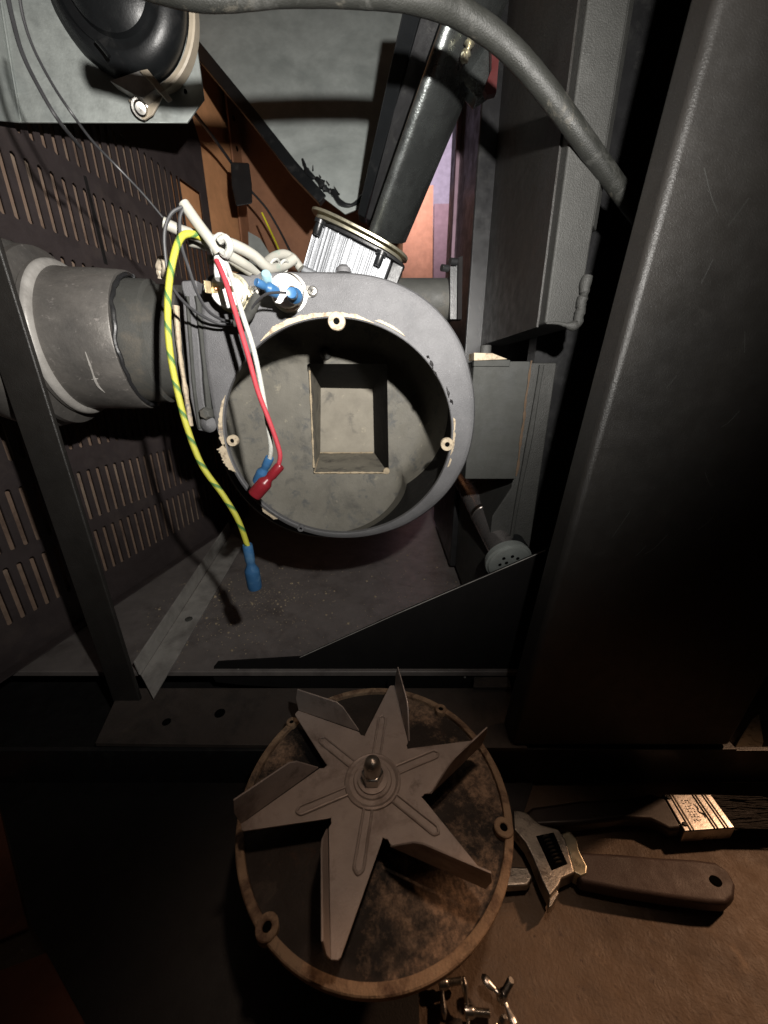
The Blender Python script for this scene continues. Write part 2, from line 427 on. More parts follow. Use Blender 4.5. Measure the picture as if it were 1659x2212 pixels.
def band(sa, sb, za, zb):
    bands.prism([sp(sa, za), sp(sb, za), sp(sb, zb), sp(sa, zb)], th)


prev = PZ + .001
for (za, zb) in sorted(rows):
    band(s0, s1, prev, za); prev = zb
bands.prism([sp(s0, prev), sp(s1, prev), sp(s1, .355), sp(s1 - .02, .40), sp(s0, .40)], th)
bands.build('sheet', M['slotted'], t, bevel=0)
pitch, slot = .0125, .0056
for (za, zb) in rows:
    cut = .285 if za > .2 else .34
    def slat(b0, b1, c=.0016):
        MB().prism([sp(b0 - c, za), sp(b1 + c, za), sp(b1, za + c), sp(b1, zb - c), sp(b1 + c, zb), sp(b0 - c, zb), sp(b0, zb - c), sp(b0, za + c)], th).build('slat', M['slotted'], t)
    s_ = s0 + .002
    slat(s0, s0 + .002, 0)
    while s_ + slot < cut:
        b0 = s_ + slot; b1 = b0 + (pitch - slot)
        if b1 + slot >= cut:
            slat(b0, cut if za > .2 else s1, .0); break
        slat(b0, b1); s_ = b1
    if za > .2: slat(.335, s1, 0)
# fold at the foot of the sheet and a black seam
MB().prism([sp(s0, PZ + .001), sp(.34, PZ + .001), sp(.34, PZ + .001, .012), sp(s0, PZ + .001, .012)], (0, 0, .0015)).build('foot_fold', M['slotted'], t)
MB().prism([sp(.108, .13, .001), sp(.112, .13, .001), sp(.109, .215, .001), sp(.106, .215, .001)], sn * .001).build('seam', M['mat'], t)

MB().prism([sp(s0, PZ, -.012), sp(.28, PZ, -.012), sp(.28, .30, -.012), sp(s0, .30, -.012)], -sn * .001).build('backing_sheet', M['backing'], t)
t = thing('copper_wall', 'copper orange painted cabinet side behind the slotted sheet', 'wall panel', sp(.3, PZ, -.018))
MB().prism([sp(-.35, PZ, -.018), sp(.517, PZ, -.018), sp(.517, .75, -.018), sp(-.35, .75, -.018)], -sn * .003).build('panel', M['orange'], t)
MB().prism([sp(.470, PZ, -.010), sp(.505, PZ, -.010), sp(.505, .52, -.010), sp(.470, .52, -.010)], sn * .004).build('corner_post', M['brown'], t, bevel=.001)
for i in range(3):
    MB().lathe([(.004, 0), (.004, .0008)], sp(.487, .50 - i * .045, -.0055), sn, 14).build('post_hole', M['hole'], t)
back = thing('cabinet_back', 'dark brown back sheet of the cabinet below the hopper edge', 'wall panel', (-.1, .93, PZ))
MB().box((-.50, .93, PZ), (.040, .935, .95)).build('sheet', M['brown'], back)
MB().tube([(-.30 + .01 * i, 0.927, .30 - .012 * i - .02 * math.sin(i * .7)) for i in range(10)], .002, 8, 3).build('pressed_rib', M['brown'], back)

# ------------------------------------------------------------------ near frame post on the left
MB().prism([V((-.2535, .265, -.34)), V((-.228, .265, -.34)), V((-.2355, .265, .30)), V((-.262, .265, .30))], (0, .004, 0)).build(
    'frame_post', M['panel'], bevel=.0012, label='dark narrow upright frame post at the left in front of the flue pipe', cat='post')

# ------------------------------------------------------------------ blower housing
BY = .295
Cc = P(729, 917, Y=BY); Cc = V((-.0362, BY, -.0435))
blower = thing('blower_housing', 'round grey exhaust blower housing with its cover off and a square pocket inside', 'blower', (Cc.x, BY, -.135))
outl = [(395 + 70, 588), (560, 583), (640, 583), (700, 583), (760, 585), (822, 595), (880, 617), (930, 650), (972, 695), (1003, 748), (1020, 805), (1029, 860),
        (1028, 920), (1018, 975), (1000, 1020), (968, 1068), (925, 1108), (872, 1140), (810, 1160), (750, 1167), (690, 1162), (630, 1143), (578, 1112), (530, 1067), (496, 1015), (474, 960), (462, 925), (448, 850), (436, 760), (430, 660), (436, 600)]
OP = [P(a, b, Y=BY) for a, b in outl]
dense = catmull(OP, 12)
N = 144


def radial(poly, ang, c):
    best = None
    d = V((math.cos(ang), 0, math.sin(ang)))
    for i in range(len(poly)):
        a = poly[i] - c; b = poly[(i + 1) % len(poly)] - c
        den = d.x * (b.z - a.z) - d.z * (b.x - a.x)
        if abs(den) < 1e-12: continue
        # c + d*t = a + (b-a)*s
        t_ = (a.x * (b.z - a.z) - a.z * (b.x - a.x)) / den
        s_ = (a.x * d.z - a.z * d.x) / den
        if t_ > 0 and -1e-6 <= s_ <= 1.000001 and (best is None or t_ > best): best = t_
    return best


angs = [2 * math.pi * i / N for i in range(N)]
RO = [radial(dense, a, Cc) for a in angs]
RX, RZ = .0895, .0835
RI = [RX * RZ / math.hypot(RZ * math.cos(a), RX * math.sin(a)) for a in angs]


def loop(rs, y, k=1.0, add=0, c=Cc):
    out = []
    for a, r in zip(angs, rs):
        rr = r * k + add
        out.append(V((c.x + rr * math.cos(a), y, c.z + rr * math.sin(a))))
    return out


DEP = .140
RW = [max(r2 + .0005, r - .006) for r, r2 in zip(RO, RI)]
# the volute's rear floor is a shallower disc with a rounded foot
FL = [.080 * max(0.0, math.cos(a - math.radians(222))) ** .8 for a in angs]
def flare(rs, k): return [r + f * k for r, f in zip(rs, FL)]
body = MB()
L = [loop(flare(RO, .96), BY + DEP + .006), loop(RO, BY + .007), loop(RO, BY + .0035, 1, -.0005), loop(RO, BY + .0012, 1, -.0019), loop(RO, BY + .0002, 1, -.004), loop(RO, BY, 1, -.0055)]
RM = [max(a - .0055, b + .0012) for a, b in zip(RO, RI)]
L[-1] = loop(RM, BY)
L += [loop(RI, BY, 1, .0006), loop(RI, BY + .0006), loop(RI, BY + .005), loop(RW, BY + .0055, 1, 0)]
body.ribbon_ring([l[::-1] for l in L], None)
body.build('volute_shell', M['housing'], blower, ang=30)
inn = MB()
M['cavity_shade'] = mat('black_cavity_shade', (.016, .015, .014), .95, 0, [((.032, .030, .027), 60, .58, .7)], .6, 600, spec=.12)  # near-black colour that paints shade inside the blower
wl_ = [loop([max(r, q + .0005) for r, q in zip(RW, RI)], BY + .0055), loop(flare(RW, .24), BY + .030), loop(flare(RW, .72), BY + DEP - .042)]
MB().ribbon_ring([l[::-1] for l in wl_], None).build('volute_wall', M['cavity_shade'], blower, ang=50)  # wall coloured near black to deepen the shadow crescent
L = [loop(flare(RW, .72), BY + DEP - .042)]
L += [loop(flare([a * (1 - w) + b * w for a, b in zip(RW, [r * .985 for r in RI])], .76 + .14 * w), BY + y_) for w, y_ in ((.12, DEP - .036), (.35, DEP - .024), (.7, DEP - .013), (1.0, DEP - .007))]
L += [loop(flare(RI, .84), BY + DEP - .002, .93), loop(flare(RI, .76), BY + DEP, .86)]
# pocket opening rectangle
YB = BY + DEP
pk = [P(665, 786, Y=YB), P(836, 786, Y=YB), P(840, 1024, Y=YB), P(677, 1024, Y=YB)]


def rect_loop(cor, c, y):
    poly = [V((p.x, y, p.z)) for p in cor]; out = []
    for a in angs: out.append(V((c.x + math.cos(a) * radial(poly, a, c), y, c.z + math.sin(a) * radial(poly, a, c))))
    return out, poly


pc = sum(pk, V()) / 4; pc.y = YB
RL, poly = rect_loop(pk, pc, YB)
snap = []
for p in poly:
    i = min(range(N), key=lambda k: (RL[k] - p).length); snap.append(i); RL[i] = p.copy()
RL2 = [V((pc.x + (p.x - pc.x) * 1.02, YB, pc.z + (p.z - pc.z) * 1.02)) for p in RL]
L += [RL2, RL]
inn.ribbon_ring([l[::-1] for l in L], None)
inn.build('volute_back', M['inner'], blower, ang=50)
YP = BY + DEP + .11
pf = [P(693, 838, Y=YP), P(805, 840, Y=YP), P(808, 978, Y=YP), P(692, 980, Y=YP)]
pfc = sum(pf, V()) / 4; pfc.y = YP
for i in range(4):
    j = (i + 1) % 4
    MB().add([pk[i], pk[j], pf[j], pf[i]], [[3, 2, 1, 0]]).build('pocket_wall', M['cavity_shade'] if i < 2 else M['pocketwall'], blower)  # shade painted in: unlit top and right walls near black, lit ones lighter
bot = MB()
g = [pf[0].lerp(pf[1], k / 4) for k in range(5)]
bot.add(pf, [[3, 2, 1, 0]]); bot.build('pocket_floor', M['pocket'], blower)
# ash ledges caught on the pocket's lower edges
for (a, b) in (((680, 1021), (836, 1021)), ((688, 978), (806, 978)), ((679, 1020), (690, 980)), ((669, 800), (678, 1010))):
    y1 = YB - .0004 if b[1] > 1000 and a[1] > 790 and a[1] != 1020 else YP - .004
    p, q = P(*a, Y=YB if a[1] > 1000 or a[0] < 685 else YP - .003), P(*b, Y=YB if b[1] > 1000 else YP - .003)
    MB().tube([p.lerp(q, k / 8) + V((0, -.0003, random.uniform(-.0003, .0003))) for k in range(9)], .0011, 6, 3, jitter=.5).build('ash_line', M['ash'], blower)
MB().lathe([(.0042, 0), (.0038, .002), (.001, .003), (0, .0026)], P(835, 1017, Y=YB + .001), (0, -1, 0), 12).build('pocket_corner_boss', M['ash'], blower)
# small stud heads inside the cavity
for (a, b) in ((703, 764), (934, 1003)):
    c = P(a, b, Y=YB - .004)
    MB().lathe([(.0065, -.006), (.0062, 0), (.005, .002), (.0028, .0034), (0, .0038)], c, (0, -1, 0), 20).build('cavity_bolt', M['collar'], blower)
    MB().lathe([(.0026, 0), (.0022, .0012), (0, .0016)], c + V((0.0006, -.0036, .0002)), (0, -1, 0), 12).build('bolt_tip', M['inner'], blower)

# mounting ears with holes round the opening, gasket residue on the rim
def ear(u, v_, r, m, name='mounting_ear'):
    c = P(u, v_, Y=BY - .0003); rh = r * .36; n = 28; mb = MB(); vs = []
    for rr, y_ in ((r, .003), (r, -.0006), (r * .93, -.0012), (rh * 1.2, -.0012), (rh, -.0008), (rh, .0002)):
        vs.append([c + V((rr * math.cos(2 * math.pi * j / n), y_, rr * math.sin(2 * math.pi * j / n))) for j in range(n)])
    mb.ribbon_ring([l[::-1] for l in vs], None)
    mb.build(name, m, blower)
    MB().lathe([(rh * 1.05, 0), (rh * 1.05, .0002)], c + V((0, -.0003, 0)), (0, 1, 0), 16).build('screw_hole', M['hole'], blower)


ear(727, 694, .0062, M['gasket']); ear(966, 960, .0052, M['gasket'])
ear(502, 952, .0044, M['gasket']); ear(650, 1141, .0030, M['housing'])


def residue(a0, a1, w0, w1, off=.0008, holes=()):
    """ragged strip of old gasket following the opening's edge (angles in degrees, 90 = top)"""
    n = 60; up = []; lo = []; ro = random.uniform(0, 9)
    for i in range(n + 1):
        a = math.radians(a0 + (a1 - a0) * i / n)
        r = RX * RZ / math.hypot(RZ * math.cos(a), RX * math.sin(a))
        k = i / n; w = (w0 + (w1 - w0) * k) * (.88 + .16 * math.sin(i * .55 + ro) * math.sin(i * .37 + 1) + 0.10 * math.sin(i * 2.3 + ro * 3) * math.sin(i * 1.1))
        w *= min(1, math.sin(math.pi * min(max(k, .02), .98)) * 2.2)
        lo.append(V((Cc.x + (r + off) * math.cos(a), BY - .0007, Cc.z + (r + off) * math.sin(a))))
        up.append(V((Cc.x + (r + off + w) * math.cos(a), BY - .0007, Cc.z + (r + off + w) * math.sin(a))))
    mb = MB(); vs = []
    for p, q in zip(lo, up): vs += [p, q, q + V((0, .0009, 0)), p + V((0, .0009, 0))]
    fs = []
    for i in range(n):
        for k in range(4): fs.append([i * 4 + k, i * 4 + (k + 1) % 4, i * 4 + 4 + (k + 1) % 4, i * 4 + 4 + k])
    mb.add(vs, fs); mb.build('gasket_residue', M['gasket'], blower)


residue(70, 128, .0024, .0040); residue(54, 70, .0010, .0026, .0025); residue(-10, 3, .0014, .0022, .0012)
residue(160, 186, .0015, .0045, .001); residue(184, 199, .0085, .0040, .0008); residue(222, 232, .0022, .0025, .003)
residue(2, 9, .001, .002, .0016); residue(-16, -11, .0012, .0018, .002)
# blackened chips right of the opening
for (a, b, l_) in ((930, 778, .006), (937, 800, .004), (965, 835, .008), (973, 862, .004), (922, 768, .002)):
    p = P(a, b, Y=BY - .0003)
    MB().tube([p, p + V((.0005, 0, -l_ * .3)), p + V((.0016, 0, -l_ * .6)), p + V((.002, 0, -l_))], [.0002, .0009, .0007, .0003], 6, 3, jitter=.6).build('chipped_paint', M['mat'], blower)

# outlet flange block at the left with ridges and bolt
fl = MB()
fl.prism([P(a, b, Y=BY + .004) for a, b in ((424, 604), (428, 700), (438, 850), (452, 935), (426, 930), (410, 860), (398, 720), (390, 606))], (0, .03, 0))
fl.build('outlet_flange', M['housing'], blower, bevel=.0015)
for pts_, r in (([(428, 640), (436, 720), (444, 800), (450, 870), (458, 925)], .0022), ([(405, 640), (412, 740), (420, 840), (432, 925)], .0014)):
    MB().tube([P(a, b, Y=BY + .0035) for a, b in pts_], r, 8, 4, jitter=.12).build('flange_ridge', M['box'], blower)
MB().tube([P(a, b, Y=BY + .004) for a, b in ((380, 660), (388, 760), (400, 840), (412, 920))], .0018, 6, 4, jitter=.25).build('flange_gasket', M['gasket'], blower)
MB().lathe([(.0052, -.004), (.005, .003), (.0035, .005), (0, .0052)], P(447, 893, Y=BY + .001), (0, -1, 0), 6).build('flange_bolt', M['collar'], blower, bevel=.0003)
MB().lathe([(.006, 0), (.0065, .004), (.004, .007), (0, .008)], P(455, 915, Y=BY + .006), (0, -1, 0), 14).build('flange_foot', M['housing'], blower)
# small casting nib on the top edge
MB().lathe([(.0055, -.002), (.005, .001), (.0025, .003), (0, .0034)], P(742, 583, Y=BY + .012) , (0, 0, 1), 16).build('top_nib', M['housing'], blower)

# snap-disc thermostats on the housing
def thermostat(u, v_, with_tabs):
    ax = V((.05, -1, -.08)).normalized(); base = P(u, v_, Y=BY)
    sw = MB().lathe([(.0125, -.001), (.0125, .0012), (.0108, .0014), (.0108, .0055), (.0114, .006), (.0114, .0075), (.0106, .008), (.0106, .0092), (.0100, .0094), (.0100, .011), (.0092, .0115)],
                    base, ax, 40).build('thermostat', M['zinc'] if with_tabs else M['chrome'], blower)
    MB().lathe([(.0100, .0112), (.0100, .0148), (.0093, .0156), (0, .0156)], base, ax, 36).build('ceramic_disc', M['ceramic'], sw)
    MB().lathe([(.0098, .0095), (.0098, .0110), (.0094, .0113)], base, ax, 36).build('copper_ring', M['copper'], sw)
    s_ = 1
    for q, (du, ) in enumerate(((1,), )):
        tabc = base + V((.0155, -.001, .001))
        MB().prism([tabc + V((.0055 * math.cos(k * .5236) , 0, .0036 * math.sin(k * .5236))) - V((.002, 0, 0)) for k in range(12)], (0, .0012, 0)).build('fixing_tab', M['chrome'], sw)
        MB().lathe([(.0034, 0), (.0034, .0008), (.0026, .0020), (0, .0024)], tabc + V((.0012, -.0005, 0)), (0, -1, 0), 20).build('screw_head', M['chrome'], sw)
        for ang in (0, 1.57):
            d = V((math.cos(ang + .5), 0, math.sin(ang + .5)))
            c = tabc + V((.0012, -.0030, 0))
            MB().obox(c, d * .0016, V((0, .0003, 0)), d.cross(V((0, 1, 0))) * .0004).build('cross_slot', M['collar'], sw)
    face = base + ax * .0159
    for sx in (-1, 1):
        c = face + V((-.0048 if sx < 0 else .0048, 0, .0010))
        MB().prism([c + V((-.0022, 0, -.0018)), c + V((.0014, 0, -.0018)), c + V((.0022, 0, 0)), c + V((.0014, 0, .0018)), c + V((-.0022, 0, .0018))], ax * .0007).build('terminal_plate', M['brass'], sw, bevel=.0002)
        MB().lathe([(.0014, 0), (.0013, .0008), (.0008, .0011), (0, .0008)], c + ax * .0007, ax, 16).build('rivet', M['copper'], sw)
    if with_tabs:
        c = face + V((-.0095, -.003, .0014))
        MB().obox(c, V((.0016, .0016, 0)), V((0, .0005, 0)), V((0, 0, .0036))).build('spade_terminal', M['brass'], sw, bevel=.0003)
        MB().obox(c + V((.0028, .0028, 0)), V((.0022, 0, 0)), V((0, .0005, 0)), V((0, 0, .0030))).build('spade_terminal', M['brass'], sw, bevel=.0003)
    return base, ax, face


b1, ax1, f1 = thermostat(503, 634, True)
b2, ax2, f2 = thermostat(625, 634, False)

# blue insulated plugs on the right thermostat and the wire that links them
def plug(name, pa, pb, r, m, mlead=None, group=None, label=None, cat=None, parent=None):
    pa, pb = V(pa), V(pb); ln = (pb - pa).length; ax = (pb - pa)
    prof = [(r * .35, .002 * 0 + ln * .02), (r * .62, 0), (r * .70, ln * .04), (r * .70, ln * .34), (r * .60, ln * .40), (r * .62, ln * .46), (r, ln * .56), (r * 1.04, ln * .62), (r * 1.04, ln * .94), (r * .96, ln), (r * .7, ln), (r * .65, ln * .92)]
    mb = MB().lathe(prof, pa, ax, 22, ref=(0, -1, .2), sx=1.0)
    return mb.build(name, m, parent)


lead = thing('jumper_lead', 'short black lead with two blue spade plugs across the right thermostat', 'wire', P(600, 630, D=.27))
plug('spade_plug', P(553, 609, Y=.262), P(598, 632, Y=.274), .0036, M['blue'], parent=lead)
plug('spade_plug', P(629, 632, Y=.252), P(640, 642, Y=.272), .0046, M['blue'], parent=lead)
MB().lathe([(.0028, 0), (.0034, .001), (.0034, .006), (.0026, .008)], P(578, 612, Y=.276), V((.2, -1, .6)), 18).build('plug_sleeve', M['palestblue'], lead)
MB().tube([P(636, 634, Y=.255), P(600, 632, Y=.259), P(572, 637, Y=.262), P(548, 660, Y=.268), P(530, 690, Y=.274), P(505, 703, Y=.278)], .0008, 8, 6).build('lead_wire', M['blackwire'], lead)
MB().tube([P(556, 640, Y=.268), P(544, 665, Y=.272), P(528, 690, Y=.276), P(505, 700, Y=.278)], [.0030, .0036, .0032, .002], 10, 5, jitter=.05).build('lead_sheath', M['collar'], lead)

# ------------------------------------------------------------------ flue pipe at the left
pa = P(392, 745, Y=.345); pb = P(60, 735, Y=.325); ax = (pb - pa).normalized(); ln = (pb - pa).length
flue = thing('flue_pipe', 'sooty steel flue pipe leaving the blower housing to the left', 'pipe', pa.lerp(pb, .5) - V((0, 0, .055)))
MB().lathe([(.044, -.01), (.044, .012), (.0470, .014), (.0470, .075)], pa, ax, 64).build('cast_collar', M['collar'], flue)
MB().lathe([(.0500, .0300), (.0518, .0300), (.0522, .0308), (.0525, .05), (.0520, ln * .62), (.0525, ln * .68), (.0560, ln * .70), (.0565, ln * .73), (.0535, ln * .76)], pa, ax, 72).build('outer_sleeve', M['pipe'], flue)
MB().lathe([(.0535, ln * .74), (.0640, ln * .78), (.0645, ln * .81), (.0600, ln * .84), (.066, ln * .90), (.069, ln * 1.0), (.062, ln * 1.16), (.04, ln * 1.3)], pa, ax, 64).build('elbow_bell', M['pipe'], flue)
MB().lathe([(.0525, ln * .665), (.0556, ln * .675), (.0568, ln * .69), (.0568, ln * .705), (.0552, ln * .72), (.0525, ln * .728)], pa, ax, 72).build('rolled_bead', M['trim'], flue)
rr = random.Random(3)
a_ = V((0, 0, 1)); b_ = ax.cross(a_).normalized(); a_ = b_.cross(ax).normalized()
ring = [pa + ax * (.0285 + rr.uniform(-.0009, .0012)) + (a_ * math.cos(k * math.pi / 24) + b_ * math.sin(k * math.pi / 24)) * .0492 for k in range(49)]
MB().tube(ring, .0016, 8, 3, jitter=.12).build('sealant_bead', M['black'], flue)
def pipe_hit(u, v_, r):
    d = ray(u, v_); d0 = d - ax * d.dot(ax); o0 = -pa + ax * pa.dot(ax)
    A, B, C = d0.dot(d0), 2 * d0.dot(o0), o0.dot(o0) - r * r
    return d * ((-B - math.sqrt(max(0, B * B - 4 * A * C))) / (2 * A))


MB().tube([pipe_hit(a, b, .0526) for a, b in ((184, 760), (194, 788), (200, 806), (204, 818), (212, 834), (226, 848))], [.0003, .0009, .0007, .0011, .0008, .0003], 6, 4, jitter=.3).build('silver_scratch', M['trim'], flue)
MB().tube([pipe_hit(a, b, .0526) for a, b in ((198, 820), (206, 819), (212, 818))], [.0003, .0006, .0002], 6, 3).build('silver_scratch', M['trim'], flue)

# ------------------------------------------------------------------ wires
def wire(name, pts_, r, m, label, cat='wire', group=None, D=None, n=12, sub=8, jitter=0):
    pp = [P(a[0], a[1], Y=a[2]) for a in pts_]
    return MB().tube(pp, r, n, sub, jitter=jitter), pp


t = thing('earth_wire', 'yellow and green earth wire hanging with a blue spade plug at its end', 'wire', P(540, 1270, D=.235))
mb, pp = wire('w', [(440, 517, .268), (418, 506, .262), (392, 512, .255), (374, 560, .248), (363, 640, .243), (365, 740, .240), (380, 830, .238), (403, 920, .236), (436, 1005, .235), (482, 1070, .235), (515, 1125, .235), (537, 1186, .236)], .0019, None, None)
mb.build('insulated_core', M['earth'], t)
plug('spade_plug', P(534, 1176, Y=.236), P(551, 1270, Y=.238), .0050, M['blue'], parent=t)

t = thing('red_wire', 'red sleeved wire hanging across the blower opening with a dark red plug', 'wire', P(580, 1075, D=.25))
mb, pp = wire('w', [(468, 562, .262), (486, 605, .258), (510, 680, .254), (535, 765, .251), (557, 845, .249), (580, 905, .248), (598, 955, .248), (605, 985, .248), (600, 1010, .249)], .0016, None, None)
mb.build('sleeve', M['red'], t)
plug('spade_plug', P(606, 1005, Y=.247), P(549, 1070, Y=.243), .0048, M['redplug'], parent=t)
MB().lathe([(.0042, 0), (.0042, .009), (.0036, .012)], P(478, 560, Y=.2665), V((-.05, -.25, -1)), 18).build('clear_end_sleeve', M['ceramic'], t)

t = thing('white_wire', 'white braided wire beside the red one with a blue plug at its end', 'wire', P(565, 1040, D=.26))
mb, pp = wire('w', [(478, 545, .266), (500, 600, .262), (524, 680, .259), (545, 745, .256), (560, 810, .255), (571, 870, .254), (579, 920, .254), (585, 965, .255), (582, 995, .257)], .0016, None, None)
mb.build('braided_sleeve', M['white'], t)
plug('spade_plug', P(583, 988, Y=.257), P(558, 1042, Y=.262), .0044, M['blue'], parent=t)

t = thing('grey_cable_bundle', 'grey cables bound by a white tie above the thermostats', 'cable', P(520, 560, D=.28))
for pts_, r, nm in (([(397, 440, .262), (425, 480, .262), (455, 520, .262), (472, 545, .264)], .0032, 'cut_cable'),
                    ([(353, 481, .262), (385, 496, .265), (430, 512, .268), (470, 535, .272), (520, 565, .285), (560, 590, .30)], .0031, 'side_cable'),
                    ([(455, 520, .266), (500, 528, .275), (545, 550, .285), (580, 578, .295), (608, 575, .31), (635, 560, .32)], .0034, 'cable'),
                    ([(410, 520, .275), (450, 530, .277), (490, 552, .28), (540, 585, .295)], .0034, 'cable'),
                    ([(560, 583, .31), (590, 556, .33), (618, 550, .34), (640, 566, .345)], .0033, 'cable'),
                    ([(600, 580, .34), (608, 560, .345), (630, 556, .35), (650, 580, .35)], .0034, 'cable'),
                    ([(450, 560, .29), (500, 575, .30), (560, 590, .31)], .0028, 'cable')):
    mb, pp = wire('w', pts_, r, None, None); mb.build(nm, M['greycable'], t)
c = P(397, 440, Y=.262); d = (P(397, 440, Y=.262) - P(425, 480, Y=.262)).normalized()
MB().lathe([(.0030, 0), (.0026, -.0004)], c + d * .0003, d, 16).build('cable_core', M['blackwire'], t)
for (a, b, dx, r) in ((474, 530, .266, .0062), (592, 578, .30, .0056), (612, 578, .31, .0050)):
    c = P(a, b, Y=dx); tt = (ray(a + 30, b + 22) - ray(a, b)).normalized(); n1 = tt.cross(V((0, 1, 0))).normalized(); n2 = tt.cross(n1)
    MB().tube([c + (n1 * math.cos(k * math.pi / 8) + n2 * math.sin(k * math.pi / 8)) * r for k in range(17)], .0010, 8, 2).build('cable_tie', M['white'], t)
MB().tube([P(474, 520, Y=.258), P(488, 515, Y=.257), P(497, 532, Y=.257), P(490, 550, Y=.259), P(480, 545, Y=.26)], .0022, 8, 5).build('tie_tail', M['white'], t)

t = thing('thin_black_wires', 'two thin black wires looping down from the cut grey cable', 'wire', P(450, 700, D=.27))
for pts_ in ([(396, 446, .26), (370, 462, .258), (356, 500, .256), (358, 555, .256), (368, 610, .258), (395, 650, .264), (430, 678, .272), (470, 698, .28), (503, 700, .283)],
             [(397, 446, .26), (388, 475, .259), (392, 530, .258), (408, 580, .258), (425, 630, .262), (448, 670, .27), (478, 690, .28), (506, 694, .283)]):
    mb, pp = wire('w', pts_, .00095, None, None, n=8); mb.build('wire_strand', M['blackwire'], t)
MB().tube([P(a, b, D=c) for a, b, c in ((40, -20, .20), (52, 45, .205), (75, 110, .21), (115, 185, .215), (155, 245, .22), (200, 305, .235), (255, 362, .25), (310, 420, .26), (352, 470, .268))], .0008, 8, 6).build(
    'sensor_cable', M['blackwire'], label='thin black cable running diagonally from the galvanised plate to the grey cables', cat='cable')
MB().tube([P(a, b, D=c) for a, b, c in ((12, -30, .195), (28, 45, .20), (50, 120, .205), (90, 200, .211), (128, 262, .218), (175, 320, .24))], .0011, 8, 6).build(
    'dark_cable', M['blackwire'], label='dark cable crossing in front of the galvanised plate at upper left', cat='cable')
MB().tube([P(a, b, D=c) for a, b, c in ((350, 600, .285), (345, 578, .28), (352, 560, .275), (360, 575, .275), (357, 598, .28))], .0028, 8, 5, jitter=.15).build(
    'cord_knob', M['plastic'], label='small cream plastic cord end beside the top of the flue pipe', cat='cord end')

# relay box on a cord far at the back left
t = thing('relay_box', 'small black box hanging on a black cord in front of the copper wall', 'box', P(520, 440, D=.58))
MB().prism([P(a, b, D=.58) for a, b in ((498, 350), (538, 352), (544, 398), (545, 440), (510, 446), (500, 400))], ray(520, 400).normalized() * .03).build('case', M['black'], t, bevel=.002)
MB().tube([P(a, b, D=c) for a, b, c in ((405, 225, .42), (440, 270, .48), (470, 310, .54), (500, 352, .585))], .0022, 8, 5).build('cord', M['blackwire'], t)
MB().tube([P(a, b, D=c) for a, b, c in ((540, 410, .60), (575, 450, .60), (605, 500, .60), (635, 560, .58))], .0018, 8, 5).build('cord', M['blackwire'], t)
MB().tube([P(a, b, D=c) for a, b, c in ((566, 460, .60), (580, 490, .60), (594, 520, .59), (608, 552, .57))], .0015, 8, 5).build(
    'thin_yellow_wire', M['yellow'], label='thin yellow wire rising behind the grey cable loops', cat='wire')
MB().prism([P(a, b, D=.55) for a, b in ((536, 500), (562, 515), (590, 560), (592, 600), (540, 600))], (0, .004, 0)).build(
    'far_bracket', M['galv'], label='pale metal bracket just behind the grey cable bundle', cat='bracket')

# ------------------------------------------------------------------ galvanised plate with round black fan at top left
t = thing('fan_bracket', 'galvanised plate with clipped corner and a round screw at upper left', 'bracket', P(200, 262, D=.235))
def G(a, b, k=0): return P(a, b, Y=.43 + max(a, 0) / 441 * .06 + k)
MB().prism([G(42, 264), G(404, 265), G(441, 214), G(414, 20), G(410, -120), (G(-20, -120))], (0, .0018, 0)).build('plate', M['galv'], t, bevel=.0004)
MB().prism([G(42, 264), G(-20, -120), G(-50, -120, -.01), G(-20, 258, -.01)], (0, .0018, 0)).build('bent_side', M['galv'], t, bevel=.0004)
MB().tube([G(46, 262, -.0004), G(26, 150, -.0004), G(-4, -40, -.0004)], .0010, 8, 3).build('bend_line', M['galv'], t)
for (a, b, r) in ((400, 197, .0019), (147, 197, .0018)):
    MB().lathe([(r, 0), (r, .0004)], G(a, b, -.0006), (0, 1, 0), 16).build('screw_hole', M['hole'], t)
mc = P(232, -46, Y=.446); fax = V((0.03, -1, -.10)).normalized()
fan = thing('convection_fan', 'round glossy black fan motor hanging in a pale clamp ring at upper left', 'fan motor', mc)
k_ = 1.32
MB().lathe([(r_ * k_, h_ * k_) for r_, h_ in ((.040, -.020), (.0435, -.014), (.0440, -.009), (.0432, -.003), (.0405, .001), (.0345, .0045), (.0335, .0045), (.0325, .0015), (.027, .001), (.0258, .0045), (.020, .008), (.010, .010), (0, .0105))], mc, fax, 64).build('motor_can', M['blackgloss'], fan)
MB().lathe([(r_ * k_, h_ * k_) for r_, h_ in ((.0442, -.022), (.0480, -.022), (.0482, -.014), (.0470, -.0132), (.0444, -.0135))], mc, fax, 64, cap=False).build('clamp_ring', M['plastic'], fan)
def FP(l, y): return [P(a, b, Y=y) for a, b in l]
MB().prism(FP(((236, 174), (300, 152), (320, 156), (346, 182), (306, 214)), .452), (0, .012, 0)).build('clamp_foot', M['trim'], fan, bevel=.0008)
MB().prism(FP(((300, 152), (318, 148), (356, 194), (346, 200)), .448), (0, .014, 0)).build('clamp_web', M['plastic'], fan, bevel=.0006)
MB().prism(FP(((276, 214), (306, 214), (346, 196), (356, 196), (330, 246), (312, 258), (298, 254)), .4615), (0, .0022, 0)).build('clamp_tab', M['plastic'], fan, bevel=.0006)
sc_ = P(304, 234, Y=.461)
MB().lathe([(.0080, 0), (.0080, .0012), (.0076, .0016), (.0058, .0018), (.0058, .0036), (.0042, .0056), (0, .0062)], sc_, -ray(304, 232), 28).build('round_screw', M['chrome'], fan)
MB().tube(FP(((208, 88), (222, 104), (236, 122)), .434), .0016, 8, 4).build('cast_mark', M['blackgloss'], fan)

